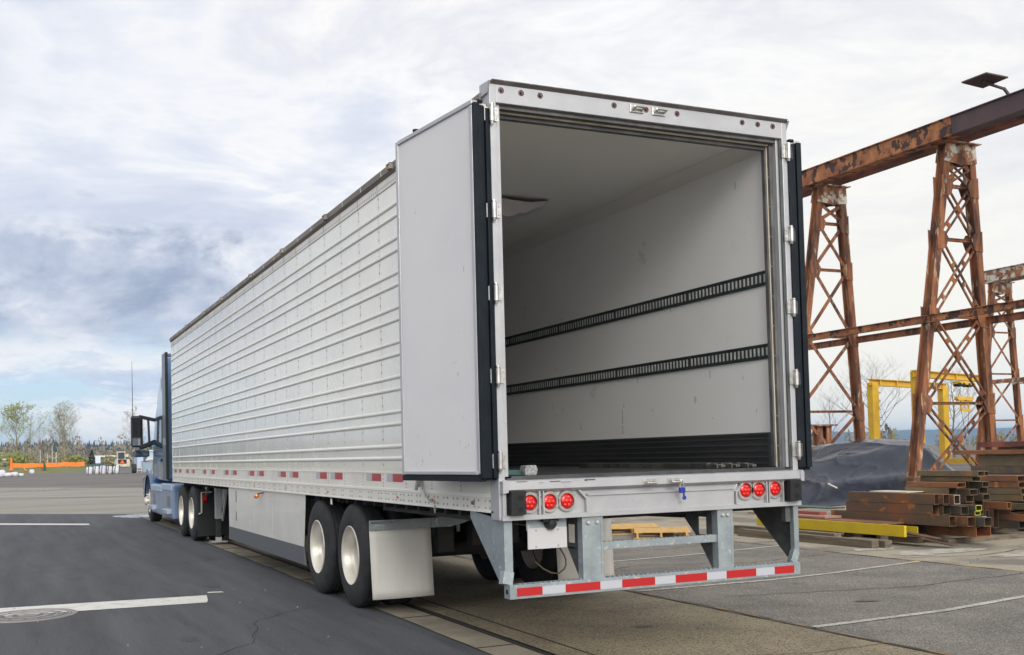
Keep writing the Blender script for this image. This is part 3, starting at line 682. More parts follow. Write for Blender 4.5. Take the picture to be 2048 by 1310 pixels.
ug.build('underride_guard', [M['galv'], M['rivet'], M['galv_shade'], M['rivet_light']], TR, bevel=.004)
hb = MB(); hb.lathe([(0,0),(.0185,0)], (-1.2625, .014, .536), 'x', 12); hb.box(-1.2630, -.004, .523, -1.2622, .032, .549); hb.build('bar_end_hole', M['black_void'], TR)
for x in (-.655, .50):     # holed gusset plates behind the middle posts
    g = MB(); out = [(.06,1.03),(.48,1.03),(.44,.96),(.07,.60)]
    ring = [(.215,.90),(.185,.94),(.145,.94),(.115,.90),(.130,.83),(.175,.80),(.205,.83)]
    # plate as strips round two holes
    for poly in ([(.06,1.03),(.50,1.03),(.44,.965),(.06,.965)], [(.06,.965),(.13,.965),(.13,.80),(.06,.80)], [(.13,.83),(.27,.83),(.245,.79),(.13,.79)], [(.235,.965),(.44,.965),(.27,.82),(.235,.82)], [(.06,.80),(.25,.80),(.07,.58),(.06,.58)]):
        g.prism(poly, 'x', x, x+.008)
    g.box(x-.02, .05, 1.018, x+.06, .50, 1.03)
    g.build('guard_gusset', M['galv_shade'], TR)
xs = [-1.210,-1.013,-.831,-.549,-.368,-.088,.092,.373,.552,.830,1.008,1.200]
for i in range(11):
    t = MB(); t.box(xs[i]+.0004, -.0372, .506, xs[i+1]-.0004, -.0352, .563); t.build('guard_tape', M['red'] if i % 2 == 0 else M['silver_tape'], TR)
# number plate, left blank as in the photograph
npb = MB(); npb.box(-1.080, .055, .945, -.762, .062, 1.03); npb.build('plate_bracket', M['galv'], TR)
n_ = MB(); n_.box(-1.076, .046, .815, -.765, .0535, .962); 
for x in (-1.010, -.835):
    for z in (.945, .832): n_.dome((x, .046, z), .008, (0,-1,0), 1, 8)
n_.build('number_plate', [M['plate'], M['rivet']], TR)
lp = MB(); lp.lathe([(0,-.045),(.03,-.04),(.042,-.015),(.042,.02),(0,.022)], (-.902, .030, .990), 'y', 14); lp.box(-.97, .0, 1.005, -.85, .05, 1.03); lp.build('plate_lamp', M['blackplastic'], TR, smooth=True)
# leaf of underbody: side rails, cross members, axles, springs
ub = MB()
for x in (-.50, .50): ub.box(x-.045, 1.2, .92, x+.045, 9.8, 1.10)
for y in [.35+.305*i for i in range(50)]: ub.box(-1.2, y, 1.02, 1.2, y+.05, 1.10)
ub.box(-1.15, .30, .985, 1.15, 3.0, 1.02)
ub.box(-.62, 3.02, .70, -.42, 6.0, .95); ub.box(.42, 3.02, .70, .62, 6.0, .95)
for y in (3.05, 3.616, 4.25, 4.861, 5.5):
    ub.box(-.60, y-.07, .55, -.44, y+.07, .95); ub.box(.44, y-.07, .55, .60, y+.07, .95)
for y in (3.616, 4.861):
    ub.tube([(-.95,y,.52),(.95,y,.52)], .075, 12); ub.tube([(-.38,y+.2,.60),(-.20,y+.2,.60)], .09, 12); ub.tube([(.20,y+.2,.60),(.38,y+.2,.60)], .09, 12)
    for x in (-.52, .52): ub.tube([(x,y-.30,.62),(x,y-.30,.86)], .12, 14)
ub.tube([(-.36,6.4,.78),(.55,6.4,.78)], .14, 18)
ub.bar((-1.22,5.1,1.02),(-.9,5.9,.86),.05,.05); ub.bar((-.5,2.9,.95),(-.5,.4,1.0),.07,.1); ub.bar((.5,2.9,.95),(.5,.4,1.0),.07,.1)
ub.box(-.30, 14.6, .98, .30, 16.0, 1.10); ub.box(-.9,13.2,1.02,.9,16.1,1.09)
ub.box(-.25,2.95,.60,.25,3.10,.95)
ub.build('chassis', M['under'], TR)
hs = MB(); hs.tube([(-.62+.14*math.sin(i*.35), .6, .85-.32*math.sin(i*.157)) if i<7 else (-.62+.14*math.sin(i*.35)-.02*(i-6), .6, .56+.012*(i-7)**2) for i in range(11)], .006, 6); hs.tube([(.0,1.6,.95),(-.2,1.4,.84),(-.5,1.5,.90)], .006, 6); hs.build('air_line', mat('hose', (.17,.15,.09), .5), TR)
lb = MB(); lb.box(-1.29, 4.27, 1.0, -1.285, 4.33, 1.06); lb.build('rail_tag', M['rail'], TR)

def wheel(parent, x, y, z, sx, steer=False, outer=True):
    # x: outboard face of the tyre, sx: outboard direction
    r = .515 if not steer else .52; w = .28
    def h(a): return -sx*a     # a metres inboard of the face
    prof = [(.285,h(.012)),(.300,h(.004)),(.345,h(.001)),(.395,h(.000)),(.435,h(.004)),(.470,h(.014)),(.497,h(.028)),(.506,h(.036)),(.512,h(.045)),(.515,h(.07))]
    for a in (.075,.12,.165,.210):
        prof += [(.515,h(a-.006)),(.503,h(a-.005)),(.503,h(a+.004)),(.515,h(a+.005))]
    prof += [(.512,h(.235)),(.504,h(.245)),(.47,h(.266)),(.395,h(.28)),(.30,h(.276)),(.28,h(.265))]
    rim = MB()
    if steer:
        rim.lathe([(.292,h(.012)),(.292,h(-.002)),(.284,h(-.004)),(.276,h(.012)),(.262,h(.03)),(.24,h(.03)),(.20,h(-.010)),(.14,h(-.03)),(.10,h(-.035)),(.10,h(-.10)),(.075,h(-.125)),(0,h(-.13))], (x,y,z), 'x', 36)
        for k in range(10): t = 2*math.pi*k/10; rim.tube([(x-h(0)+sx*.02, y+.168*math.cos(t), z+.168*math.sin(t)), (x+sx*.075, y+.168*math.cos(t), z+.168*math.sin(t))], .018, 8)
    else:
        rim.lathe([(.294,h(.012)),(.294,h(.000)),(.288,h(-.004)),(.280,h(.002)),(.272,h(.020)),(.262,h(.040)),(.257,h(.09)),(.250,h(.120)),(.235,h(.138)),(.20,h(.148)),(.12,h(.150)),(.0,h(.150))], (x,y,z), 'x', 40, mis=[0]*7+[1]*4)
    rim.lathe([(.25,h(.14)),(.27,h(.27))], (x,y,z), 'x', 30)
    wh = rim.build('wheel', [M['rim'], M['rimdisc']], parent, smooth=True, angle=40)
    t = MB(); t.lathe(prof, (x,y,z), 'x', 56)
    t.build('tyre', M['tyre'], wh, smooth=True, angle=42)
    if sx < 0:
        return wh
    return wh
for y in (3.616, 4.861):
    for sx in (-1, 1):
        wheel(TR, 1.30*sx, y, .515, sx); wheel(TR, .985*sx, y, .515, sx)
# mudflaps
for sx in (-1, 1):
    X0, X1 = sorted((1.312*sx, (.697 if sx < 0 else .655)*sx)); f = MB(); n = 8; v = []
    for i in range(n+1):
        for k in range(n+1):
            x = X0+(X1-X0)*i/n; z = .150+.655*k/n; bow = .035*((1-k/n)**1.5)*math.sin(2.4*i/n+.3)
            v.append((x+(.018*(1-k/n) if sx < 0 else .02*(1-k/n)), 2.935-bow, z))
    q = [[i*(n+1)+k, (i+1)*(n+1)+k, (i+1)*(n+1)+k+1, i*(n+1)+k+1] for i in range(n) for k in range(n)]
    f.add(v, q); o = f.build('mudflap', M['flap'] if sx < 0 else M['flap_cream'], TR, smooth=True, fix=False)
    sm = o.modifiers.new('thick', 'SOLIDIFY'); sm.thickness = .006
    b = MB(); b.box(X0-.004, 2.918, .800, X1+.004, 2.930, .892); b.box(X0-.004, 2.86, .885, X1+.004, 2.93, .893)
    x2 = -.16*sx*-1
    b.prism([(X1 if sx < 0 else X0, .800), (X1 if sx < 0 else X0, .892), (sx*.28, .915), (sx*.16, .955), (sx*.16, .90), (sx*.36, .830), (sx*.5, .800)], 'y', 2.90, 2.93)
    for i in range(4):
        x = X0+.04+(X1-X0-.08)*i/3
        for z in (.822, .868): b.dome((x, 2.918, z), .011, (0,-1,0), 1, 6)
    b.build('flap_bracket', [M['galv'], M['rivet']], TR)
# side skirt
sk = MB(); sk.prism([(5.40,1.082),(10.12,1.082),(10.10,.47),(5.52,.47)], 'x', -1.285, -1.277, 0)
for y in (8.53, 7.11): sk.box(-1.2862, y-.004, .47, -1.2845, y+.004, 1.08, 1)
for y in (10.0,8.6,8.45,7.19,7.03,5.72):
    for z in (.55,.68,.82,.96):
        sk.dome((-1.285, y, z), .007, (-1,0,0), 2, 5); 
        if y < 6: sk.dome((-1.285, y+.05, z), .007, (-1,0,0), 2, 5)
for i in range(24): sk.dome((-1.285, 5.6+.19*i, 1.06), .006, (-1,0,0), 2, 5)
so = sk.build('side_skirt', [M['skirt'], M['seam'], M['rivet']], TR)
sl = MB(); sl.prism([(5.52,.470),(10.10,.470),(10.12,.275),(5.43,.260)], 'x', -1.290, -1.274, 0); sl.build('skirt_edge', M['skirt_low'], so)
hh = MB(); hh.box(-1.287, 9.50, .86, -1.284, 9.545, 1.03); hh.box(-1.287, 9.505, .58, -1.284, 9.545, .72); hh.build('skirt_latch', M['blackplastic'], so)
sk2 = MB(); sk2.prism([(5.40,1.082),(10.12,1.082),(10.10,.27),(5.44,.27)], 'x', 1.277, 1.285, 0); sk2.build('side_skirt', M['skirt'], TR)
am = MB(); am.bar((-1.28,7.60,1.05),(-1.34,7.70,1.03),.014,.014,1); am.lathe([(0,-.04),(.028,-.03),(.036,0),(.036,.025),(.02,.035),(0,.036)], (-1.345,7.76,1.00), 'y', 14, 0); am.build('signal_lamp', [M['amber'], M['blackplastic']], TR, smooth=True)
# landing gear
lg = MB()
for sx in (-1, 1):
    x = .98*sx
    lg.box(x-.055, 12.75, .45, x+.055, 12.86, 1.08, 0); lg.box(x-.04, 12.765, .10, x+.04, 12.845, .45, 1)
    lg.prism([(12.35,1.08),(13.3,1.08),(13.12,.90),(12.86,.62),(12.75,.62),(12.5,.90)], 'x', x-sx*.06, x-sx*.066, 0)
    lg.bar((x-.07*sx, 13.30, 1.05), (x-.06*sx, 12.88, .42), .03, .05, 0); lg.bar((x-.07*sx, 12.28, 1.05), (x-.06*sx, 12.72, .42), .03, .05, 0)
    lg.box(x-.14, 12.66, .035, x+.14, 12.94, .055, 0); lg.box(x-.05, 12.76, .05, x+.05, 12.84, .12, 0)
lg.bar((-.98,12.8,.95),(.98,12.8,.95),.05,.05,1); lg.bar((-.95,12.8,.95),(.1,12.8,.55),.04,.04,1)
lg.tube([(-1.05,13.05,.92),(-1.22,13.1,.92),(-1.22,13.12,.55),(-1.27,13.13,.53)], .016, 8, 2)
lg.build('landing_gear', [M['alu'], M['under'], M['rivet']], TR, bevel=.003)

# things that lie in or hang from the trailer
lk = empty('padlock', (.130, -.085, 1.20), 'small blue padlock hanging from the sill keeper of the white trailer', 'padlock')
blue = mat('blue_plastic', (.008,.03,.30), .35)
k = MB(); k.box(.116, -.100, 1.170, .162, -.072, 1.212); k.box(.148, -.094, 1.136, .160, -.076, 1.170); k.lathe([(0,0),(.017,0),(.017,.014),(0,.014)], (.158,-.092,1.134), 'y', 12); k.build('lock_body', blue, lk, bevel=.006)
k = MB(); k.tube([(.122,-.086,1.210),(.122,-.086,1.245),(.135,-.086,1.266),(.150,-.086,1.250),(.155,-.086,1.210)], .005, 8); k.build('shackle', M['chrome'], lk)
M['loadbar'] = mat('load_bar_steel', (.085,.083,.078), .5, .5, col2=(.15,.14,.12), sc=8, lo=.45, hi=.6)
def loadbar(x0, y0, y1, dx, z, lab):
    r = empty('load_bar', (x0, y0, z), lab, 'load bar', 'load bars lying on the trailer floor')
    L = y1-y0; b = MB(); b.bar((x0, y0+.14, z+.022), (x0+dx, y1, z+.022), .050, .042); b.build('tube', M['loadbar'], r)
    h = MB(); h.bar((x0, y0, z+.018), (x0, y0+.145, z+.018), .062, .034); h.bar((x0, y0-.045, z+.02), (x0, y0+.01, z+.02), .040, .020); h.bar((x0, y0+.05, z+.036), (x0, y0+.12, z+.036), .03, .012)
    h.build('end_foot', M['chrome'] if False else M['loadbar'], r, bevel=.004)
loadbar(.700, .20, 2.45, .01, 1.3325, 'dark steel load bar on the trailer floor, nearest the middle of the opening')
loadbar(.795, .14, 2.55, .0, 1.3325, 'dark steel load bar on the trailer floor, between two others')
loadbar(.890, .06, 2.50, .01, 1.3325, 'dark steel load bar on the trailer floor, closest to the kick plate')
M['foam'] = mat('speckled_block', (.20,.20,.205), .85, col2=(.38,.38,.38), sc=60, lo=.45, hi=.6)
bl = MB(); bl.prism([(-1.055,1.333),(-.965,1.333),(-.955,1.375),(-.968,1.405),(-1.05,1.403),(-1.058,1.37)], 'y', .10, .19); o = bl.build('wheel_chock', M['foam'], origin=(-1.01,.15,1.333), bevel=.005)
tag(o, 'small grey speckled block standing on the trailer floor just inside the rear sill', 'chock')
rd = MB(); rd.bar((-1.20,.16,1.36),(-1.065,.17,1.355),.035,.035); o = rd.build('short_rod', mat('teal_metal', (.06,.12,.12), .4, .4), origin=(-1.13,.16,1.34)); tag(o, 'short teal rod lying on the trailer floor beside the grey speckled block', 'rod')

# ------------------------------------------------------------------ semi truck (tractor)
M['blue'] = mat('blue_paint', (.12,.22,.43), .22, .2, col2=(.10,.18,.36), sc=.7, coat=.8)
M['blue_dark'] = mat('dark_blue_paint', (.030,.055,.095), .35, .2, coat=.3)
M['fairing'] = mat('grey_blue_fairing', (.17,.25,.40), .35, .1, coat=.3, col2=(.13,.19,.31), sc=2)
M['glass'] = mat('tinted_glass', (.03,.06,.10), .06, spec=.9)
M['mirror'] = mat('mirror_glass', (.55,.60,.65), .04, 1.0)
TK = empty('semi_truck', (0, 19.5, 0), 'blue semi truck with sleeper cab coupled to the front of the white trailer', 'truck')
cb = MB()
body = [(18.0,1.05),(18.0,3.30),(18.6,3.25),(19.4,2.95),(19.95,2.62),(20.45,1.85),(20.45,1.05)]
cb.prism(body, 'x', -1.20, 1.20)
cab = cb.build('cab', M['blue'], TK, bevel=.10, seg=4, smooth=True)
rfb = MB(); roofp = [(18.0,3.15),(18.0,3.86),(18.35,3.84),(18.9,3.62),(19.5,3.22),(19.95,2.72),(19.2,2.75)]
rfb.prism(roofp, 'x', -1.185, 1.185); rfb.build('roof_fairing', M['blue'], cab, bevel=.16, seg=4, smooth=True)
w = MB(); w.box(-1.195, 18.36, 3.05, -1.18, 18.80, 3.42); w.build('sleeper_window', M['blue_dark'], cab, bevel=.01)
w = MB(); w.prism([(18.52,1.80),(18.52,2.55),(19.45,2.56),(19.98,2.02),(20.02,1.80)], 'x', -1.209, -1.2)
w.build('side_window', M['glass'], cab)
w = MB(); w.prism([(18.46,1.74),(18.46,1.80),(20.1,1.80),(20.1,1.70)], 'x', -1.214, -1.2); w.prism([(18.25,1.84),(18.25,2.56),(18.50,2.60),(18.50,1.78)], 'x', -1.206, -1.2); w.build('window_trim', M['blue_dark'], cab)
w = MB(); w.prism([(18.47,1.10),(18.49,1.10),(18.49,2.6),(18.47,2.6)], 'x', -1.206, -1.199); w.build('door_seam', M['blue_dark'], cab)
w = MB(); w.box(-1.235, 18.60, 1.50, -1.2, 18.85, 1.56); w.build('door_handle', M['blackplastic'], cab, bevel=.006)
w = MB(); w.tube([(-1.22,19.9,1.08),(-1.27,19.9,1.2),(-1.27,19.9,1.55)], .02, 8); w.build('grab_rail', M['chrome'], cab)
M['ext'] = mat('extender', (.05,.075,.11), .4, .2, coat=.2)
for sx in (-1, 1): MB().box(1.205*sx, 17.52, 1.10, 1.262*sx, 18.06, 3.90).build('side_extender', M['ext'], TK, bevel=.02)
MB().box(-1.16, 17.98, 3.84, 1.16, 18.05, 3.92).build('roof_lip', M['ext'], TK, bevel=.02)
w = MB(); w.box(-1.262, 17.49, 1.1, -1.205, 17.519, 3.90); w.build('extender_trim', M['rubber'], TK)
w = MB(); w.box(-1.15, 17.9, 1.12, 1.15, 17.99, 3.82, 0)
for x in (-1.0, -.7, 0, .7): w.box(x, 17.86, 1.2, x+.05, 17.91, 3.7, 1)
for z in (1.6, 2.3, 3.0): w.box(-1.1, 17.87, z, 1.1, 17.9, z+.04, 1)
w.build('back_wall', [mat('back_wall_blue', (.09,.19,.35), .4, .1), M['blue_dark']], TK)
w = MB()
for i, z in enumerate((2.1, 2.25, 1.6)):
    w.tube([(-1.02+.03*i,17.9,z+.1),(-1.05,17.5,z-.15),(-.9,17.0,z-.1),(-.7,16.4,z+.15)], .018, 6)
w.build('air_hoses', M['rubber'], TK)
hd = MB(); hd.prism([(20.3,.95),(20.3,1.86),(21.6,1.72),(22.9,1.40),(23.25,1.10),(23.3,.55),(22.2,.55)], 'x', -.80, .80); hd.build('hood', M['blue'], TK, bevel=.10, seg=3, smooth=True)
for sx in (-1, 1):
    f = MB(); n = 14; out = []; inn = []
    for i in range(n+1):
        t = math.pi*(-.06+1.10*i/n); out.append((21.25-.84*math.cos(t), .52+.80*math.sin(t))); inn.append((21.25-.66*math.cos(t), .52+.64*math.sin(t)))
    for i in range(n): f.prism([out[i], out[i+1], inn[i+1], inn[i]], 'x', 1.235*sx, .78*sx)
    f.prism([(21.9,.60),(22.1,.95),(22.9,1.10),(23.25,1.0),(23.3,.60)], 'x', 1.12*sx, .78*sx)
    f.prism([(20.46,.95),(20.46,1.30),(20.9,1.33),(20.9,1.1)], 'x', 1.20*sx, .78*sx)
    fd = f.build('fender', M['blue'], TK, smooth=True, angle=50)
    e = MB()
    for i in range(n): e.prism([(inn[i][0],inn[i][1]+.03),(inn[i+1][0],inn[i+1][1]+.03),inn[i+1],inn[i]], 'x', 1.242*sx, 1.20*sx)
    e.build('fender_lip', M['blackplastic'], fd)
b = MB(); b.box(-1.08, 23.2, .35, 1.08, 23.5, .75); b.build('bumper', M['blackplastic'], TK, bevel=.06)
for sx in (-1, 1): MB().prism([(22.7,.72),(23.2,.78),(23.15,1.10),(22.75,1.12)], 'x', sx*1.15, sx*1.04).build('headlight', M['glass'], TK, bevel=.02)
for sx in (-1, 1):
    b = MB(); b.prism([(16.72,.26),(16.72,.98),(20.30,.98),(20.42,.85),(20.42,.28)], 'x', 1.235*sx, .95*sx); cf = b.build('chassis_fairing', M['fairing'], TK, bevel=.03)
    b = MB(); b.box(1.26*sx, 16.8, .86, .95*sx, 18.4, 1.01); b.box(1.265*sx, 18.45, .80, .95*sx, 20.35, .955); b.build('fairing_cap', mat('fairing_cap', (.34,.44,.60), .35, .1), cf, bevel=.02)
    for y in (17.0, 19.55):
        b = MB(); b.box(1.33*sx, y, .36, 1.1*sx, y+.75, .47); b.build('step', mat('step_pad', (.34,.40,.50), .5, .3), cf, bevel=.02)
        b = MB(); b.box(1.2375*sx, y+.15, .50, 1.20*sx, y+.62, .74); b.build('step_recess', M['blue_dark'], cf)
    b = MB()
    b.bar((1.19*sx,20.0,2.50),(1.50*sx,20.35,2.60),.08,.08); b.bar((1.19*sx,20.0,1.98),(1.50*sx,20.35,1.84),.08,.10); b.bar((1.33*sx,20.15,2.58),(1.30*sx,20.15,1.85),.06,.05)
    mr = b.build('mirror_arm', M['blackplastic'], TK, bevel=.01)
    b = MB(); b.box(1.43*sx, 20.30, 1.86, 1.70*sx, 20.50, 2.62); hous = b.build('mirror_housing', M['blackplastic'], mr, bevel=.05, seg=3)
    b = MB(); b.box(1.455*sx, 20.292, 2.11, 1.675*sx, 20.30, 2.57); b.build('mirror_pane', mat('mirror_dark', (.05,.055,.06), .08, .8) if sx < 0 else M['mirror'], mr)
    b = MB(); b.box(1.455*sx, 20.292, 1.90, 1.675*sx, 20.30, 2.07); b.build('mirror_pane', M['mirror'], mr)
    b = MB(); b.box(1.25*sx, 20.6, 1.62, 1.62*sx, 20.9, 1.80); b.build('hood_mirror', M['glass'], TK, bevel=.04)
an = MB(); an.tube([(-1.655,20.42,2.60),(-1.66,20.42,3.95)], [.010,.004], 6); an.build('antenna', M['blackplastic'], TK)
ch_ = MB()
for x in (-.42,.42): ch_.box(x-.05, 13.1, .78, x+.05, 22.6, 1.02)
ch_.box(-.45,14.2,1.00,.45,15.2,1.075)
for y in (13.896, 15.216): ch_.tube([(-.95,y,.52),(.95,y,.52)], .10, 12)
ch_.tube([(-1.0,21.2,.52),(1.0,21.2,.52)], .06, 10); ch_.box(-.9,16.9,.35,.9,20.2,.80); ch_.box(-.7,16.0,.85,.7,17.8,1.0)
ch_.build('frame_rails', M['under'], TK)
for y in (13.896, 15.216):
    for sx in (-1, 1):
        wheel(TK, 1.285*sx, y, .515, sx); wheel(TK, .97*sx, y, .515, sx)
for sx in (-1, 1): wheel(TK, 1.19*sx, 21.25, .52, sx, steer=True)
for sx in (-1, 1):
    f = MB(); f.box(1.28*sx, 13.22, .12, .68*sx, 13.235, .98); f.build('mudflap', M['rubber'], TK)
b = MB(); b.bar((-1.15,13.16,.83),(-1.22,13.75,.42),.05,.13,0); b.bar((-1.10,13.12,.98),(-1.17,13.70,.56),.05,.13,1)
b.build('flap_stay', [M['red'], M['chrome']], TK)

# ------------------------------------------------------------------ rusty crane runways
M['rust'] = mat('rusted_steel', (.29,.112,.046), .8, col2=(.080,.036,.024), sc=4.2, lo=.44, hi=.60, col3=(.45,.34,.23), sc3=8, lo3=.58, hi3=.64, bump=.4, bsc=25, stretch=(1,1,.18), det=7)
M['rust_pale'] = mat('rusted_steel_with_paint', (.34,.14,.06), .8, col2=(.15,.06,.034), sc=3, lo=.45, hi=.58, col3=(.55,.52,.45), sc3=3.4, lo3=.49, hi3=.55, bump=.4, bsc=25, det=7)
M['rust_orange'] = mat('flaking_orange_paint', (.46,.20,.075), .75, col2=(.26,.095,.042), sc=2.6, lo=.4, hi=.6, col3=(.065,.032,.026), sc3=3.0, lo3=.53, hi3=.56, bump=.5, bsc=14, det=8)
M['rust_purple'] = mat('dark_oxidised_steel', (.060,.040,.048), .6, col2=(.095,.055,.058), sc=1.2, lo=.4, hi=.6, col3=(.45,.42,.42), sc3=6, lo3=.70, hi3=.74, bump=.3, bsc=20, stretch=(1,1,.4))
M['rust_red'] = mat('red_brown_steel', (.24,.08,.05), .75, col2=(.11,.042,.032), sc=2, lo=.4, hi=.6, col3=(.34,.29,.27), sc3=9, lo3=.68, hi3=.73, bump=.3, bsc=20)
def tower(root, yc, xl0, xr0, xl1, xr1, ztop, levels, double):
    t = MB(); 
    def xl(z): return xl0+(xl1-xl0)*z/ztop
    def xr(z): return xr0+(xr1-xr0)*z/ztop
    def column(fx, mb):
        a = Vector((fx(0), yc, 0)); b = Vector((fx(ztop), yc, ztop))
        for s_ in (-1, 1): mb.bar(a+Vector((0, s_*.125, 0)), b+Vector((0, s_*.125, 0)), .21, .022, 0, (0,1,0))
        mb.bar(a, b, .022, .24, 0, (0,1,0)); mb.box(a.x-.3, yc-.35, -.01, a.x+.3, yc+.35, .03)
    c = MB(); column(xl, c); c.build('leg', M['rust'], root)
    c = MB(); column(xr, c); c.build('leg', M['rust'], root)
    cp = MB(); zt = ztop
    for yy in (yc-.15, yc+.15): cp.prism([(xl(zt)-.13,zt),(xr(zt)+.13,zt),(xr(zt-.5)+.13,zt-.50),(xr(zt-.5)-.35,zt-.56),((xl(zt)+xr(zt))/2,zt-.60),(xl(zt-.5)+.35,zt-.56),(xl(zt-.5)-.13,zt-.50)], 'y', yy-.010, yy+.010)
    cp.box(xl(zt)-.2, yc-.30, zt, xr(zt)+.2, yc+.30, zt+.03)
    for i in range(5):
        for k in range(3): cp.dome((xl(zt)+.12+i*.19, yc-.2, zt-.1-.15*k), .018, (0,-1,0), 0, 6)
    cp.build('cap_plate', M['rust_pale'], root)
    for i, z in enumerate(levels):
        for yy in ([yc-.15, yc+.15] if double else [yc-.15]):
            for fx, sg in ((xl, 1), (xr, -1)):
                g = MB(); x = fx(z)-sg*.12; g.prism([(x,z-.30),(x,z+.28),(x+sg*.30,z+.20),(x+sg*.42,z+.02),(x+sg*.30,z-.26)], 'y', yy-.009, yy+.009)
                for k in range(4): g.dome((x+sg*.07, yy-.011, z-.2+.13*k), .017, (0,-1,0), 0, 5)
                g.build('gusset_plate', M['rust'], root)
        h = MB(); h.bar((xl(z)+.05, yc-.05, z), (xr(z)-.05, yc-.05, z), .10, .075, 0); h.bar((xl(z)+.05, yc-.05, z+.03), (xr(z)-.05, yc-.05, z+.03), .16, .012, 0)
        h.build('cross_bar', M['rust'], root)
    zz = [ztop-.52]+list(levels)+[.15]
    for a, b in zip(zz, zz[1:]):
        for (p, q) in (((xl(a)+.10, a-.06), (xr(b)-.10, b+.10)), ((xr(a)-.10, a-.06), (xl(b)+.10, b+.10))):
            br = MB(); P = Vector((p[0], yc, p[1])); Q = Vector((q[0], yc, q[1])); d = (Q-P).normalized(); n_ = Vector((-d.z, 0, d.x))
            off = .02 if p[0] < q[0] else -.02
            if double:
                for s_ in (-1, 1): br.bar(P+n_*.085*s_+Vector((0,off-.07,0)), Q+n_*.085*s_+Vector((0,off-.07,0)), .050, .045, 0, (0,1,0))
                Ln = (Q-P).length; k = .14
                while k < Ln-.1:
                    c = P+d*k+Vector((0,off-.07,0)); br.bar(c-d*.07, c+d*.07, .20, .012, 0, (0,1,0)) if False else br.add([c-d*.07-n_*.1-Vector((0,.03,0)), c+d*.07-n_*.1-Vector((0,.03,0)), c+d*.07+n_*.1-Vector((0,.03,0)), c-d*.07+n_*.1-Vector((0,.03,0)), c-d*.07-n_*.1-Vector((0,.022,0)), c+d*.07-n_*.1-Vector((0,.022,0)), c+d*.07+n_*.1-Vector((0,.022,0)), c-d*.07+n_*.1-Vector((0,.022,0))], [(0,1,2,3),(7,6,5,4),(0,4,5,1),(1,5,6,2),(2,6,7,3),(3,7,4,0)])
                    k += .62
            else:
                br.bar(P+Vector((0,off-.08,0)), Q+Vector((0,off-.08,0)), .115, .012, 0, (0,1,0)); br.bar(P+n_*.05+Vector((0,off-.04,0)), Q+n_*.05+Vector((0,off-.04,0)), .012, .07, 0, (0,1,0))
                Ln = (Q-P).length; k = .2
                while k < Ln-.1 and off > 0:
                    c = P+d*k+Vector((0,off-.088,0)); br.dome(c, .016, (0,-1,0), 1, 6); k += .24
            br.build('brace', [M['rust'], M['rivet_light']], root)
G1 = empty('crane_runway', (19, 14.2, 0), 'rusty steel crane runway with flaking orange girder on two lattice towers beside the trailer', 'crane runway')
LV = (8.45, 6.98, 4.88, 2.54)
tower(G1, 14.2, 17.12, 20.18, 18.86, 19.70, 9.62, LV, True)
tower(G1, 19.1, 17.12, 20.20, 18.80, 19.62, 9.62, LV, False)
tower(G1, 9.1, 17.12, 20.18, 18.86, 19.70, 9.62, LV, True)
def girder(root, x0, x1, y0, y1, z0, z1, m, name='girder'):
    g = MB(); g.box((x0+x1)/2-.012, y0, z0+.02, (x0+x1)/2+.012, y1, z1-.02); g.box(x0, y0, z0, x1, y1, z0+.022); g.box(x0, y0, z1-.022, x1, y1, z1)
    y = y0+.4
    while y < y1-.2:
        g.box(x0+.02, y, z0+.022, x1-.02, y+.014, z1-.022) if int(y*10) % 3 == 0 else None; y += .55
    return g.build(name, m, root)
# camera-side girder is plated on its face: a boxed section in three lengths
def box_girder(root, y0, y1, m, x0=18.45, x1=18.72, z0=9.655, z1=10.17):
    g = MB(); g.box(x0, y0, z0+.028, x1, y1, z1-.028, 0); g.box(x0-.05, y0, z0, x1+.05, y1, z0+.027, 0); g.box(x0-.05, y0, z1-.027, x1+.05, y1, z1, 0)
    g.box(x0-.012, y0+.002, z0+.03, x0-.001, y0+.35, z1-.03, 0)
    y = y0+.06
    while y < y0+.34:
        for k in range(5): g.dome((x0-.012, y, z0+.1+.08*k), .013, (-1,0,0), 0, 5)
        y += .07
    return g.build('girder', m, root)
box_girder(G1, 8.6, 13.60, M['rust_purple']); box_girder(G1, 13.61, 18.9, M['rust_orange']); box_girder(G1, 18.91, 25.5, M['rust_orange'])
for a, b, m in ((8.6,13.60,M['rust_red']), (13.61,25.5,M['rust_red'])):
    g = MB(); g.box(19.12, a, 9.68, 19.36, b, 10.14); g.box(19.04, a, 9.655, 19.44, b, 9.68); g.build('girder', m, G1)
dg = MB()
for y in (9.0,11.6,14.0,15.1,18.9,21.5): dg.box(18.775, y, 9.70, 19.035, y+.45, 9.735)
dg.build('tie_plate', M['under'], G1)
for X, y0, y1, z in ((17.93,8.7,24.5,4.80),(20.0,8.7,24.5,4.80)):
    s_ = MB(); s_.box(X-.01, y0, z-.085, X+.01, y1, z+.085); s_.box(X-.07, y0, z+.085, X+.07, y1, z+.10); s_.box(X-.07, y0, z-.10, X+.07, y1, z-.085)
    s_.build('longitudinal_tie', M['rust_orange'] if X < 18 else M['rust'], G1)
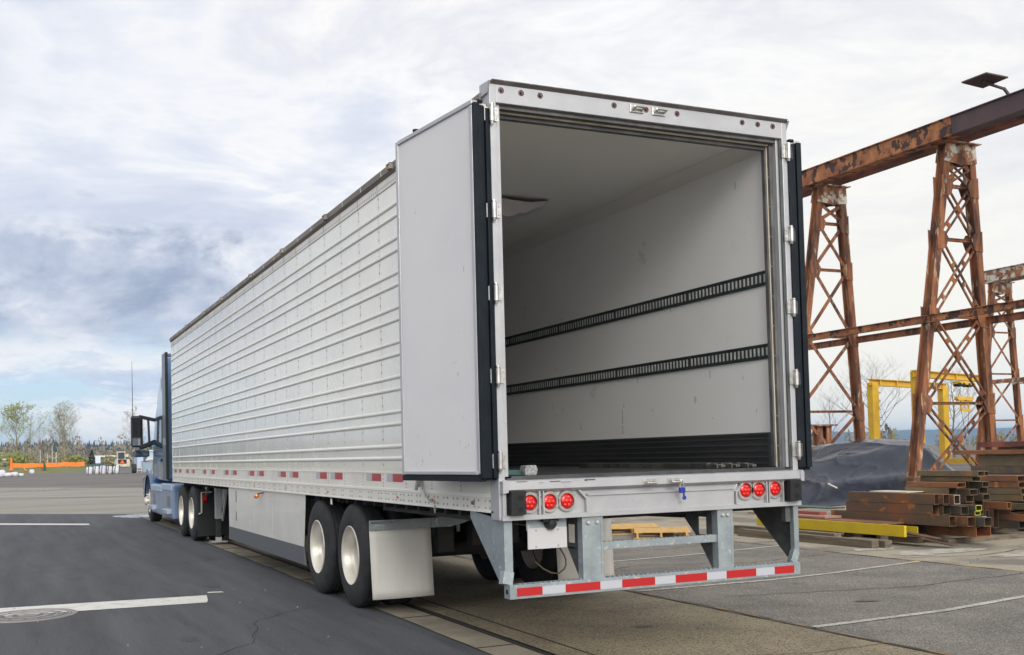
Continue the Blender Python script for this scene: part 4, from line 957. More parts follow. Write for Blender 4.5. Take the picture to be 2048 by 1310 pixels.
# runway further back
G2 = empty('crane_runway', (41.2, 31.4, 0), 'second rusty crane runway, further away, at the right edge behind the nearer one', 'crane runway')
tower(G2, 31.4, 39.35, 42.55, 40.92, 41.98, 9.52, LV, False)
for x in (40.95, 41.65):
    g = MB(); g.box(x-.12, 18.6, 9.58, x+.12, 32.2, 10.14); g.box(x-.2, 18.6, 9.555, x+.2, 32.2, 9.58); g.box(x-.2, 18.6, 10.14, x+.2, 32.2, 10.165); g.build('girder', M['rust_pale'], G2)
for X in (40.2, 42.05):
    s_ = MB(); s_.box(X-.08, 18.6, 4.35, X+.08, 31.4, 4.55); s_.build('longitudinal_tie', M['rust_pale'], G2)
tower(G2, 20.0, 39.35, 42.55, 40.92, 41.98, 9.52, LV, False)
# flat lamp panel on an arm above the girder
fl_ = empty('floodlight', (19.0, 12.1, 10.18), 'flat dark floodlight panel on a short arm above the orange and purple girder', 'floodlight')
b = MB(); b.add([(17.61,12.49,10.585),(17.67,11.78,10.60),(18.52,11.85,10.62),(18.52,12.62,10.60),(17.61,12.49,10.62),(17.67,11.78,10.635),(18.52,11.85,10.655),(18.52,12.62,10.635)], [(3,2,1,0),(4,5,6,7),(0,1,5,4),(1,2,6,5),(2,3,7,6),(3,0,4,7)]); b.build('panel', M['rust_purple'], fl_)
b = MB(); b.bar((18.0,12.2,10.575),(18.95,12.35,10.56),.06,.05); b.bar((18.95,12.35,10.58),(19.18,12.3,10.30),.06,.06); b.box(19.1,12.2,10.145,19.3,12.4,10.30); b.build('arm', M['rust_purple'], fl_)

# ------------------------------------------------------------------ yellow portal crane
M['yellow'] = mat('yellow_paint', (.66,.40,.012), .5, col2=(.56,.33,.015), sc=2, lo=.4, hi=.6, col3=(.25,.15,.03), sc3=7, lo3=.68, hi3=.74)
YC = empty('gantry_crane', (48, 42, 0), 'yellow portal gantry crane standing behind the tarpaulin heap', 'crane')
A, C, B, D_ = (43.63,42.66), (52.78,45.70), (42.74,38.33), (52.03,41.54)
for nme, (x, y) in (('a', A), ('c', C), ('b', B), ('d', D_)):
    b = MB(); hz = 5.25 if nme in 'ac' else 5.6
    hw = .25; b.prism([(x-hw,y-.24),(x+hw,y-.24),(x+hw,y+.24),(x-hw,y+.24)], 'z', .02, hz)
    if nme in 'ac':
        for k in range(9): b.box(x+hw, y-.33, .6+.5*k, x+hw+.08, y+.1, .64+.5*k, 1)
    b.build('post', [M['yellow'], M['rubber']], YC, bevel=.03)
for p, q, z in ((A, C, 5.28), (B, D_, 5.45)):
    b = MB(); d = (Vector((q[0]-p[0], q[1]-p[1], 0))).normalized(); pe = Vector((*p, z))-d*.4; qe = Vector((*q, z))+d*.5
    b.bar(pe, qe, .03, .34); b.bar(pe+Vector((0,0,.18)), qe+Vector((0,0,.18)), .34, .05); b.bar(pe-Vector((0,0,.18)), qe-Vector((0,0,.18)), .34, .05)
    k = 1.2
    while k < (qe-pe).length: c = pe+d*k; b.box(c.x-.04, c.y-.14, z-.16, c.x+.04, c.y+.14, z+.16); k += 2.2
    b.build('beam', M['yellow'], YC)
b = MB(); b.bar((A[0],A[1],.25),(B[0],B[1],.25),.3,.35); b.bar((C[0],C[1],.25),(D_[0],D_[1],.25),.3,.35); b.build('end_beam', M['yellow'], YC)
d = (Vector((D_[0]-B[0], D_[1]-B[1], 0))).normalized(); c0 = Vector((B[0],B[1],0))+d*5.3
tr = MB(); tr.bar(c0+Vector((0,0,5.10)), c0+d*2.3+Vector((0,0,5.05)), .45, .16, 0)
for k in (.2,.7,1.5,2.0): tr.tube([tuple(c0+d*k+Vector((-.1,-.3,4.98))), tuple(c0+d*k+Vector((.1,.3,4.98)))], .11, 10, 1)
tr.build('trolley', [M['yellow'], M['rubber']], YC)
sp = MB(); sp.bar(c0+d*.1+Vector((0,0,4.05)), c0+d*.9+Vector((0,0,4.05)), .18, .14); sp.bar(c0+d*1.3+Vector((0,0,4.05)), c0+d*2.1+Vector((0,0,4.05)), .18, .14)
sp.bar(c0+d*.5+Vector((0,0,3.78)), c0+d*1.8+Vector((0,0,3.78)), .16, .12); sp.bar(c0+d*.5+Vector((0,0,3.45)), c0+d*1.8+Vector((0,0,3.45)), .16, .16); sp.bar(c0+d*.6+Vector((0,0,4.0)), c0+d*.6+Vector((0,0,3.4)), .08,.08); sp.bar(c0+d*1.7+Vector((0,0,4.0)), c0+d*1.7+Vector((0,0,3.4)), .08,.08)
for k in (.15,.5,.85,1.35,1.7,2.05): sp.tube([tuple(c0+d*k+Vector((-.08,-.2,4.15))), tuple(c0+d*k+Vector((.08,.2,4.15)))], .12, 10)
sp.build('spreader_bar', M['yellow'], YC)
ca = MB()
for k in (.4,.6,1.6,1.8): ca.tube([tuple(c0+d*k+Vector((0,0,5.0))), tuple(c0+d*k+Vector((0,0,4.1)))], .012, 4)
ca.tube([tuple(c0+d*.6+Vector((0,0,3.4))), tuple(c0+d*1.05+Vector((0,0,1.95)))], .018, 4); ca.tube([tuple(c0+d*1.75+Vector((0,0,3.4))), tuple(c0+d*1.35+Vector((0,0,1.95)))], .018, 4)
ca.build('cables', M['rubber'], YC)
# small steel stand and orange machine behind the heap
sd = empty('steel_stand', (30.5, 32.4, 0), 'rusty pair of steel columns with cap plates just right of the trailer door', 'stand')
for x in (30.2, 30.75):
    b = MB(); b.box(x-.16, 32.3, 0, x+.16, 32.34, 2.4); b.box(x-.02, 32.34, 0, x+.02, 32.6, 2.4); b.box(x-.16, 32.6, 0, x+.16, 32.64, 2.4); b.build('column', M['rust'], sd)
b = MB(); b.box(29.85, 32.1, 2.4, 31.1, 32.8, 2.48); b.build('cap_plate', M['rust'], sd)
om = empty('stacking_frame', (27.0, 28.8, 0), 'low orange painted steel frame in front of the rusty columns', 'frame')
M['orange'] = mat('orange_paint', (.50,.115,.025), .6, col2=(.33,.08,.03), sc=3)
b = MB(); b.box(25.6,28.4,1.05,28.0,28.6,1.30); b.box(25.6,29.4,1.05,28.0,29.6,1.30); b.box(25.6,28.4,.55,28.0,28.6,.68); b.build('rail', M['orange'], om)
for x in (25.8, 26.6, 27.4, 27.9): MB().box(x-.06, 28.42, 0, x+.06, 28.56, 1.5).box(x-.06, 29.42, 0, x+.06, 29.56, 1.1).build('upright', M['orange'], om)

# ------------------------------------------------------------------ tarpaulin heap
from mathutils import noise as mn
M['tarp'] = mat('black_tarpaulin', (.006,.010,.020), .24, col2=(.010,.015,.027), sc=2, lo=.4, hi=.6, bump=.16, bsc=5, bdet=1, rvar=.05, spec=.5, wave=.10, wsc=1.5, stretch=(1.6,.35,1))
def heap():
    # four-cornered footprint; u runs along the front towards the near tower, v from front to back
    A_, B_, C_, D__ = (11.8,13.4), (21.0,15.0), (23.5,18.8), (14.6,21.0); nu, nv = 240, 130; vs = []
    def pl(u, pts):
        for (a, b) in zip(pts, pts[1:]):
            if u <= b[0]: t = (u-a[0])/(b[0]-a[0]); t = t*t*(3-2*t)*.5+t*.5; return a[1]+(b[1]-a[1])*t
        return pts[-1][1]
    for i in range(nu+1):
        for k in range(nv+1):
            u = i/nu; v = k/nv
            x = (A_[0]*(1-u)+B_[0]*u)*(1-v)+(D__[0]*(1-u)+C_[0]*u)*v; y = (A_[1]*(1-u)+B_[1]*u)*(1-v)+(D__[1]*(1-u)+C_[1]*u)*v
            top = pl(u, [(0,0),(.03,.60),(.10,1.0),(.26,1.28),(.42,1.52),(.60,1.66),(.765,1.63),(.785,1.55),(.90,.75),(1,-.05)])
            f = pl(v, [(0,0),(.10,.42),(.25,.84),(.40,1.0),(.8,.97),(.93,.7),(1,0)])
            h = top*f; amp = min(1, max(h, 0)*2.2)
            # taut folds that run from the low far corner up to the near crest, and finer crinkles across them
            s_ = u*5.0+v*1.2; t = v*3.2-u*1.5
            f1 = 1-abs(mn.noise(Vector((s_*.55, t*1.7, .3)))); f2 = 1-abs(mn.noise(Vector((s_*1.2, t*4.2, 4.3)))); f3 = 1-abs(mn.noise(Vector((s_*2.6+t, t*8, 9.3)))); g = mn.noise(Vector((x*.45, y*.45, 2.0)))
            vs.append((x+.05*amp*g, y-.10*amp*(f1**10)*(1-f), max(h+amp*(.075*(f1**8)+.026*(f2**9)+.05*g-.04), -.02 if h <= .01 else .0)))
    m = MB(); w_ = nv+1; m.add(vs, [[i*w_+k, (i+1)*w_+k, (i+1)*w_+k+1, i*w_+k+1] for i in range(nu) for k in range(nv)])
    o = m.build('tarpaulin_heap', M['tarp'], None, smooth=True, fix=False, origin=(17, 16.8, 0), angle=85)
    tag(o, 'large heap covered with a wrinkled black tarpaulin between the trailer and the rusty tower', 'tarpaulin heap')
heap()
lt = MB(); lt.bar((13.9,13.72,.56),(14.1,13.62,.44),.05,.03)
tag(lt.build('loose_stick', M['cream'], origin=(14,13.7,.45)), 'short pale stick lying on the front of the black tarpaulin', 'stick')

# ------------------------------------------------------------------ stacked steel tubes
M['tube_a'] = mat('mill_scale_steel', (.105,.070,.046), .6, .1, col2=(.19,.078,.034), sc=2.2, lo=.50, hi=.64, col3=(.38,.14,.04), sc3=6, lo3=.58, hi3=.66, stretch=(1,.6,1), rvar=.1)
M['tube_b'] = mat('olive_steel', (.205,.145,.070), .6, .1, col2=(.115,.092,.062), sc=2.4, lo=.4, hi=.6, col3=(.30,.14,.05), sc3=5, lo3=.60, hi3=.68, stretch=(1,.5,1))
M['tube_c'] = mat('rusty_orange_tube', (.26,.105,.045), .7, .0, col2=(.11,.058,.036), sc=3, lo=.45, hi=.6, col3=(.48,.20,.05), sc3=6, lo3=.6, hi3=.68, stretch=(1,.6,1))
M['tube_d'] = mat('grey_steel_tube', (.085,.075,.064), .5, .2, col2=(.16,.11,.065), sc=3)
M['beam_y'] = mat('yellow_beam_paint', (.60,.43,.012), .6, col2=(.52,.36,.02), sc=4, lo=.45, hi=.65, col3=(.28,.20,.04), sc3=18, lo3=.66, hi3=.70)
M['timber'] = mat('weathered_timber', (.17,.135,.095), .9, col2=(.10,.08,.058), sc=5, stretch=(1,.15,4), bump=.4, bsc=30, col3=(.26,.22,.17), sc3=9, lo3=.58, hi3=.66)
nt_ = 0
TG = 'rectangular steel tubes in the rusty stacks'
def tube_piece(x, w, y0, y1, z0, z1, m, label, t=.010, grp=TG, name='steel_tube', edge=None, skew=0):
    b = MB(); a = [(x,z0),(x+w,z0),(x+w,z1),(x,z1)]; c = [(x+t,z0+t),(x+w-t,z0+t),(x+w-t,z1-t),(x+t,z1-t)]
    g = .0015
    a = [(x+g,z0+g),(x+w-g,z0+g),(x+w-g,z1-g),(x+g,z1-g)]
    vs = [(p[0], y0, p[1]) for p in a]+[(p[0], y0, p[1]) for p in c]+[(p[0]+skew, y1, p[1]) for p in a]+[(p[0]+skew, y1, p[1]) for p in c]
    fs = []; ms = []
    for i in range(4):
        k = (i+1) % 4
        fs += [(i, k, 4+k, 4+i), (8+i, 12+i, 12+k, 8+k), (i, 8+i, 8+k, k), (4+i, 4+k, 12+k, 12+i)]
    b.add(vs, fs)
    for i in range(4): b.m[i*4] = 1
    b.add([(p[0]+skew, y1-.02, p[1]) for p in c], [(0,1,2,3)])  # unseen far-end cap, added to keep the inside of the tube dark
    o = b.build(name, [m, edge or m], origin=(x+w/2, (y0+y1)/2, z0), fix=True)
    tag(o, label, 'steel tube', grp)
    return o
bx_edge = mat('painted_tube_edge', (.50,.52,.03), .5); wh_edge = mat('bare_tube_edge', (.50,.48,.45), .4, .5)
def filler(x, w, y0, y1, z0, z1, m, where): return tube_piece(x, w, y0, y1, z0, z1, m, where)
# front stack beside the yellow beam
F = tube_piece
F(8.42,.30, 4.55,7.0, .10,.255, M['tube_c'], 'thick rusty orange tube at the bottom of the pile, its wide end open')
F(8.16,.24, 5.45,7.5, .10,.260, M['tube_a'], 'bottom tube of the front stack, hidden behind the yellow beam')
F(8.10,.145, 4.74,7.20, .2605,.415, M['tube_a'], 'long brown tube third from the top of the front stack')
F(8.255,.16, 4.55,7.0, .2605,.405, M['tube_a'], 'brown tube right of the third tube from the top of the front stack', skew=.0)
F(8.42,.16, 4.40,6.8, .2605,.395, M['tube_d'], 'dark grey tube lying on the thick orange bottom tube')
F(8.105,.135, 5.05,6.85, .4155,.572, M['tube_a'], 'brown tube with orange rust spots second from the top of the front stack')
F(8.245,.16, 4.98,6.8, .4155,.560, M['tube_d'], 'grey tube right of the rust spotted one in the front stack')
F(8.41,.16, 4.80,6.8, .4155,.545, M['tube_d'], 'dark grey tube deep in the middle of the front stack')
F(8.10,.10, 5.00,6.78, .5725,.730, M['tube_a'], 'topmost long brown tube of the front stack')
F(8.205,.13, 4.93,6.7, .5725,.725, M['tube_a'], 'topmost brown tube right of the long one in the front stack')
F(8.345,.125, 4.86,6.6, .5725,.712, M['tube_a'], 'square tube with a bright cut rim at the top right of the front stack', edge=wh_edge)
F(8.60,.13, 4.70,6.4, .47,.555, M['tube_d'], 'small grey tube with a yellow painted rim beside the front stack', edge=bx_edge)
F(8.60,.12, 4.72,6.4, .40,.465, M['tube_d'], 'lower small grey tube with a yellow painted rim beside the front stack', edge=bx_edge)
F(8.60,.10, 4.60,6.4, .345,.395, M['tube_d'], 'small flat tube with a bare bright rim beside the front stack', edge=wh_edge)
F(8.60,.18, 4.66,6.6, .2605,.340, M['tube_a'], 'flat brown tube under the small rimmed tubes')
# second stack behind
F(8.86,.20, 5.35,7.0, .10,.26, M['tube_d'], 'dark bottom tube of the second stack')
F(8.86,.19, 5.45,7.0, .262,.42, M['tube_a'], 'brown tube low in the second stack'); F(8.86,.19, 5.50,7.0, .422,.555, M['tube_a'], 'brown tube in the middle of the second stack')
F(8.86,.19, 5.42,6.6, .557,.675, M['tube_b'], 'olive tube half way up the second stack')
F(8.85,.175, 5.42,6.30, .677,.790, M['tube_b'], 'olive brown tube second from the top of the second stack')
F(8.85,.19, 5.25,6.27, .792,.872, M['tube_c'], 'orange edged flat tube on top of the second stack')
F(9.08,.17, 5.30,6.4, .557,.665, M['tube_d'], 'grey tube with open dark end behind the second stack'); F(9.08,.17, 5.22,6.4, .667,.765, M['tube_d'], 'upper grey tube with open dark end behind the second stack')
F(9.08,.17, 5.6,7, .10,.30, M['tube_a'], 'brown tube at the foot of the pile behind the second stack'); F(9.08,.17, 5.5,7, .302,.555, M['tube_d'], 'tall grey tube behind the second stack')
# third stack
for i, (z0, z1) in enumerate(((.10,.28),(.282,.46),(.462,.64),(.642,.868))):
    F(9.36,.22, 5.62+.05*(i % 2),6.55, z0, z1, M['tube_a' if i % 2 else 'tube_d'], ['bottom','second from the bottom','third from the bottom','thick fourth'][i]+' tube of the third stack behind the olive tubes')
F(9.30,.19, 5.36,6.40, .870,.952, M['tube_b'], 'grey olive tube second from the top of the third stack')
F(9.27,.15, 5.22,6.44, .954,1.040, M['tube_b'], 'topmost olive tube at the highest point of the front stacks')
F(9.50,.11, 5.30,6.4, .954,1.030, M['tube_d'], 'dark open ended tube on top beside the topmost olive tube')
F(9.60,.15, 5.43,5.80, .770,.860, M['tube_d'], 'upper short grey tube between the third and the right hand stack')
F(9.60,.20, 5.50,5.75, .662,.768, M['tube_d'], 'middle short grey tube between the third and the right hand stack')
F(9.60,.16, 5.43,5.72, .560,.660, M['tube_d'], 'lower short grey tube between the third and the right hand stack')
F(9.60,.20, 5.6,6.6, .10,.33, M['tube_d'], 'dark tube under the short grey tubes'); F(9.60,.20, 5.6,6.6, .332,.558, M['tube_a'], 'brown tube under the short grey tubes')
# right-hand stack
for (y0, y1, z0, z1, m, lb) in ((5.52,6.30,.827,.925,'tube_c','topmost rusty tube of the right hand stack'),(5.50,6.07,.725,.822,'tube_c','second tube from the top of the right hand stack'),(5.46,6.10,.617,.720,'tube_b','third tube from the top of the right hand stack'),(5.44,6.10,.510,.612,'tube_b','fourth tube from the top of the right hand stack')):
    F(10.50,.19, y0, y1+1.1, z0, z1, M[m], lb)
    F(10.71,.19, y0-.03, y1+1.1, z0, z1, M['tube_b'], 'inner neighbour of the '+lb.replace(' of the right hand stack',', right hand stack'))
for i, (z0, z1) in enumerate(((.10,.24),(.242,.375),(.377,.508))):
    F(10.46,.20, 5.75,7.2, z0, z1, M['tube_d' if i % 2 else 'tube_a'], ['lowest','second','third'][i]+' tube under the right hand stack')
    F(10.68,.20, 5.70,7.2, z0, z1, M['tube_d'], ['lowest','second','third'][i]+' tube under the right hand stack, inner neighbour')
F(9.95,.10, 5.28,6.0, .415,.525, M['tube_c'], 'brown tube with square dark end in the gap below the right hand stack')
F(9.84,.09, 5.6,6.5, .10,.40, M['tube_d'], 'narrow upright dark tube in the gap of the pile'); F(9.95,.12, 5.55,6.6, .10,.41, M['tube_a'], 'brown upright tube in the gap of the pile')
F(10.10,.07, 4.98,6.05, .225,.335, M['tube_c'], 'slim orange brown tube low in the gap, nearest the right edge')
F(10.18,.10, 5.05,6.3, .40,.50, M['tube_b'], 'olive tube with a yellow painted rim low on the right', edge=bx_edge)
F(10.30,.12, 5.10,6.3, .40,.49, M['tube_d'], 'grey tube right of the one with the yellow rim')
F(10.10,.30, 5.2,6.3, .10,.222, M['tube_d'], 'wide dark tube at the foot of the pile on the right'); F(10.10,.36, 5.35,6.6, .34,.398, M['tube_a'], 'flat brown tube low in the pile on the right')
F(10.9,.45, 4.9,6.8, .06,.30, M['tube_d'], 'large dark box tube on the ground at the right edge')
# sleepers that carry the stacks
def timber(x0, y0, z0, x1, y1, z1, lb):
    b = MB(); b.box(x0, y0, z0, x1, y1, z1); o = b.build('timber_beam', M['timber'], origin=((x0+x1)/2,(y0+y1)/2,z0), bevel=.006); tag(o, lb, 'timber', 'timbers on the ground by the pile')
timber(7.9,5.9,-.014,11.2,6.0,.098,'weathered timber lying crosswise under the steel tubes')
timber(7.9,6.6,-.014,11.2,6.7,.098,'weathered timber lying crosswise under the far ends of the steel tubes')
timber(8.3,4.95,-.014,11.2,5.05,.055,'thin timber under the near ends of the large bottom tubes')
timber(6.93,5.08,-.014,7.06,8.2,.105,'long weathered plank on the ground in front of the yellow beam')
timber(7.16,6.10,-.014,7.30,8.6,.135,'grey plank on the ground behind the longest plank')
timber(7.10,5.0,-.014,7.24,5.75,.10,'short plank end under the near end of the yellow beam')
timber(7.3,7.6,-.014,8.9,7.72,.10,'timber crosswise under the yellow beam far end')
timber(5.9,8.6,-.014,6.02,11.0,.075,'dark weathered beam on the ground seen under the trailer bumper')
def flat(name, x0, x1, y0, y1, z0, z1, m, lb, cat, dz=0, dx=0):
    b = MB(); v = [(x0,y0,z0),(x1,y0,z0),(x1+dx,y1,z0+dz),(x0+dx,y1,z0+dz),(x0,y0,z1),(x1,y0,z1),(x1+dx,y1,z1+dz),(x0+dx,y1,z1+dz)]
    b.add(v, [(0,3,2,1),(4,5,6,7),(0,1,5,4),(1,2,6,5),(2,3,7,6),(3,0,4,7)]); o = b.build(name, m, origin=((x0+x1)/2,(y0+y1)/2,z0), bevel=.003); tag(o, lb, cat); return o
yb = empty('steel_beam', (7.55,6.3,.12), 'long bright yellow painted steel beam at the front foot of the pile', 'steel beam')
b = MB(); b.box(7.50,5.02,.125,7.545,8.4,.290); b.build('web', M['beam_y'], yb, bevel=.002)
b = MB(); b.box(8.05,5.30,.135,8.065,5.44+.6,.235); o = b.build('steel_plate', M['beam_y'], origin=(8.05,5.5,.135)); tag(o, 'short yellow painted plate standing on edge under the front stack', 'steel plate')
flat('steel_plate', 7.62, 8.04, 5.55, 8.3, .272, .292, M['tube_c'], 'thin rusty sheet resting on the yellow beam', 'steel plate')
flat('steel_plate', 7.70, 8.05, 6.9, 8.9, .30, .335, mat('pink_primer', (.34,.20,.15), .8), 'pale pinkish board on the sheet behind the yellow beam', 'board')
flat('steel_plate', 7.90, 8.05, 7.25, 8.4, .338, .385, mat('dull_red', (.28,.07,.055), .7), 'dull red board between the tarpaulin and the front stack', 'board')
flat('steel_plate', 8.15, 8.5, 7.30, 8.6, .42, .44, mat('dull_green', (.06,.10,.07), .7), 'dark green board between the tarpaulin and the front stack', 'board')
flat('steel_strip', 7.60, 7.72, 4.55, 5.7, .12, .135, M['tube_a'], 'thin rusty strip sloping to the ground past the yellow beam end', 'steel strip', dz=.10)
flat('steel_strip', 7.76, 7.86, 4.38, 5.6, .02, .034, M['tube_a'], 'rusty strip lying against the ground right of the yellow beam', 'steel strip', dz=.12)
flat('steel_channel', 7.66, 7.80, 4.92, 5.5, .03, .12, M['tube_d'], 'short grey channel end beside the yellow beam end', 'steel channel')
flat('steel_sheet', 8.48, 8.84, 5.9, 6.7, .715, .728, M['cream'], 'pale sheet lying on top behind the front stack', 'steel sheet')
flat('steel_bar', 9.05, 9.20, 6.30, 6.50, .874, .935, M['tube_c'], 'round ended rusty bar on top of the second stack near the tower leg', 'steel bar')
# tall stack of plates and wide beams at the right edge
hx = [('wide_plate', 12.0, 14.2, 5.6, 7.70, .10, .42, 'tube_d', 'dark lowest slab of the tall plate stack at the right edge'),
      ('wide_plate', 12.0, 14.2, 5.6, 7.60, .422, .62, 'tube_a', 'second slab of the tall plate stack at the right edge'),
      ('wide_plate', 12.0, 14.2, 5.6, 7.55, .622, .78, 'tube_d', 'third slab of the tall plate stack at the right edge'),
      ('wide_plate', 11.95, 14.2, 5.6, 7.72, .782, .84, 'tube_c', 'thin rusty plate half way up the tall stack at the right edge'),
      ('wide_plate', 12.0, 14.2, 5.6, 7.72, .842, .90, 'tube_a', 'thin brown plate above the middle of the tall stack'),
      ('wide_plate', 12.0, 14.2, 5.6, 7.75, .902, 1.04, 'tube_d', 'dark plate just under the thick pale beam'),
      ('wide_beam', 12.0, 14.2, 5.6, 7.57, 1.042, 1.255, 'tube_b', 'thick pale brown beam near the top of the tall stack'),
      ('wide_plate', 11.9, 13.2, 5.6, 8.05, 1.257, 1.335, 'tube_c', 'long rusty plate that juts out beyond the tall stack'),
      ('wide_plate', 12.2, 14.2, 5.6, 7.30, 1.337, 1.385, 'tube_b', 'short pale plate second from the top of the tall stack'),
      ('wide_plate', 12.1, 14.2, 5.6, 7.66, 1.387, 1.485, 'rust_red', 'topmost reddish plate of the tall stack at the right edge')]
for (n_, x0, x1, y0, y1, z0, z1, m, lb) in hx: flat(n_, x0, x1, y0, y1, z0+.001, z1-.001, M[m], lb, 'steel plate')
timber(11.9,6.0,-.014,14.3,6.12,.099,'timber under the near end of the tall plate stack'); timber(11.9,7.2,-.014,14.3,7.32,.099,'timber under the far end of the tall plate stack')

# ------------------------------------------------------------------ pallets
M['pallet'] = mat('fresh_pine', (.58,.37,.13), .75, col2=(.50,.29,.09), sc=5, lo=.4, hi=.6, stretch=(.3,3,1), col3=(.66,.50,.26), sc3=14, lo3=.55, hi3=.65)
def pallet(x, y, ang, lb, z=0, scale=1):
    r = empty('pallet', (x, y, z-.014), lb, 'pallet', 'pine pallets on the ground'); 
    o0 = ORG[r.name]
    def lo(q): return Vector(q)+o0
    for yy in (-.45, 0, .42):
        b = MB(); b.box(o0.x-.6, o0.y+yy, o0.z+.018, o0.x+.6, o0.y+yy+.035, o0.z+.105); b.build('stringer', M['pallet'], r)
    for i in range(7):
        xx = -.6+.18*i; b = MB(); b.box(o0.x+xx, o0.y-.5, o0.z+.1055, o0.x+xx+.10, o0.y+.5, o0.z+.124); b.build('deck_board', M['pallet'], r)
    for xx in (-.6, -.05, .5): b = MB(); b.box(o0.x+xx, o0.y-.5, o0.z+.001, o0.x+xx+.10, o0.y+.5, o0.z+.0175); b.build('bottom_board', M['pallet'], r)
    r.rotation_euler = (0, 0, ang); r.scale = (scale,)*3
pallet(6.02, 10.15, R(62), 'fresh pine pallet on the ground, the left and farther one seen under the trailer bumper', 0, .95)
pallet(5.95, 9.05, R(58), 'fresh pine pallet on the ground, the right and nearer one seen under the trailer bumper', 0, .95)

# ------------------------------------------------------------------ far background
M['bark_green'] = mat('budding_branches', (.24,.23,.08), .95, col2=(.18,.16,.08), sc=.6)
M['bark_grey'] = mat('bare_branches', (.32,.28,.20), .95, col2=(.22,.19,.14), sc=.6)
M['bark_brown'] = mat('brown_branches', (.17,.13,.095), .95, col2=(.11,.085,.065), sc=.6)
M['leaf_green'] = mat('spring_leaves', (.28,.29,.05), .9, col2=(.18,.20,.04), sc=.8)
M['leaf_olive'] = mat('olive_leaves', (.30,.27,.12), .9, col2=(.20,.18,.09), sc=.6)
M['conifer'] = mat('conifer_foliage', (.010,.028,.028), .95, col2=(.018,.042,.034), sc=.12)
def branchy(mb, p, d, L, r, depth, rnd, spread, leafs, up=.25, kink=.25, n=4):
    pts = [p.copy()]; q = p.copy(); dd = d.copy(); seg = 3
    for i in range(seg):
        dd = (dd+Vector((rnd.uniform(-1,1), rnd.uniform(-1,1), rnd.uniform(-.5,1)))*kink*.35+Vector((0,0,up*.15))).normalized(); q = q+dd*L/seg; pts.append(q.copy())
    mb.tube(pts, [r*(1-.45*i/seg) for i in range(seg+1)], n if depth > 1 else 3, cap=False)
    if depth <= 0 or leafs is not None and depth <= 1:
        if leafs is not None:
            for k in range(2):
                c = pts[rnd.randint(1, seg)]+Vector((rnd.gauss(0,1), rnd.gauss(0,1), rnd.gauss(0,1)))*L*.18; leafs.append((c, rnd.uniform(.6,1.3)))
        if depth <= 0: return
    nb = rnd.randint(3, 4)
    for i in range(nb):
        t = .35+.65*(i+rnd.random())/nb; b = pts[min(seg-1, int(t*seg))].lerp(pts[min(seg, int(t*seg)+1)], t*seg-int(t*seg) if t < 1 else 1)
        a = rnd.uniform(0, 2*math.pi); side = Vector((math.cos(a), math.sin(a), 0)); nd = (dd*(1-spread*.55)+side*spread+Vector((0,0,up))).normalized()
        branchy(mb, b, nd, L*rnd.uniform(.55,.78), r*.50, depth-1, rnd, spread, leafs, up, kink)
def tree(x, y, z, h, rr, seed, m, lm, label, grp, lean=0, spread=.7, depth=4, limbs=11, low=.22, leaf=.12, shoot=.36, zoff=0):
    rnd = random.Random(seed); root = empty('bare_tree', (x, y, z), label, 'tree', grp)
    o = Vector((x, y, z)); tr = MB(); pts = []; n = 7
    for i in range(n+1):
        t = i/n; pts.append(o+Vector((lean*h*t+rnd.uniform(-.012,.012)*h, rnd.uniform(-.01,.01)*h, h*.92*t)))
    tr.tube(pts, [rr*(1-.90*(i/n)) for i in range(n+1)], 7, cap=False); tr.build('trunk', m, root, fix=False)
    cr = MB(); leafs = []
    for i in range(limbs):
        t = low+(1-low)*((i+rnd.random()*.8)/limbs); k = min(n-1, int(t*n)); b = pts[k].lerp(pts[k+1], t*n-k)
        a = i*2.4+rnd.uniform(-.5,.5); s_ = Vector((math.cos(a), math.sin(a), 0)); d = (s_*spread+Vector((0,0,1.0-.25*spread))).normalized()
        L = h*shoot*(1.1-.75*t)*rnd.uniform(.7,1.15)
        branchy(cr, b, d, L, rr*.42*(1-.75*t), depth-1, rnd, .75, leafs)
    if lm:
        for (c, s_) in leafs:
            q = leaf*s_; a = Vector((rnd.uniform(-1,1), rnd.uniform(-1,1), rnd.uniform(-1,1))).normalized()*q; b_ = a.orthogonal().normalized()*q
            cr.add([c-a, c+b_*.7, c+a, c-b_*.7], [(0,1,2,3)], 1)
    cr.build('crown', [m, lm] if lm else m, root, fix=False)
    return root
LT = 'bare spring trees beyond the orange fence'
tree(-.1-2.9, 240, .9, 12.3, .20, 21, M['bark_green'], M['leaf_green'], 'greenest tree at the far left, broad crown of budding branches', LT, spread=.75, shoot=.50, limbs=16, leaf=.15, low=.25)
tree(-.3, 243, .9, 11.5, .12, 33, M['bark_grey'], None, 'slender bare tree just right of the greenest tree', LT, spread=.5, shoot=.26, limbs=12)
tree(1.0, 241, .9, 11.3, .11, 36, M['bark_grey'], None, 'slender bare leaning tree, third from the left beyond the fence', LT, lean=.06, spread=.5, shoot=.26, limbs=11)
tree(2.5, 244, .9, 9.0, .09, 37, M['bark_grey'], None, 'thin short bare tree, fourth from the left beyond the fence', LT, spread=.4, shoot=.2, limbs=8)
tree(5.5, 242, .9, 11.5, .13, 41, M['bark_green'], M['leaf_olive'], 'thinner left tree of the pair with fine grey green crowns', LT, spread=.6, shoot=.33, limbs=13, leaf=.09)
tree(6.5, 240, .9, 12.8, .19, 45, M['bark_grey'], M['leaf_olive'], 'tall right tree of the pair with fine grey green crowns', LT, spread=.7, shoot=.42, limbs=16, leaf=.09)
tree(20.0, 238, .4, 12.0, .14, 51, M['bark_brown'], M['leaf_olive'], 'bare brown tree behind the truck mirror', LT, spread=.7, shoot=.38, limbs=14, leaf=.07)
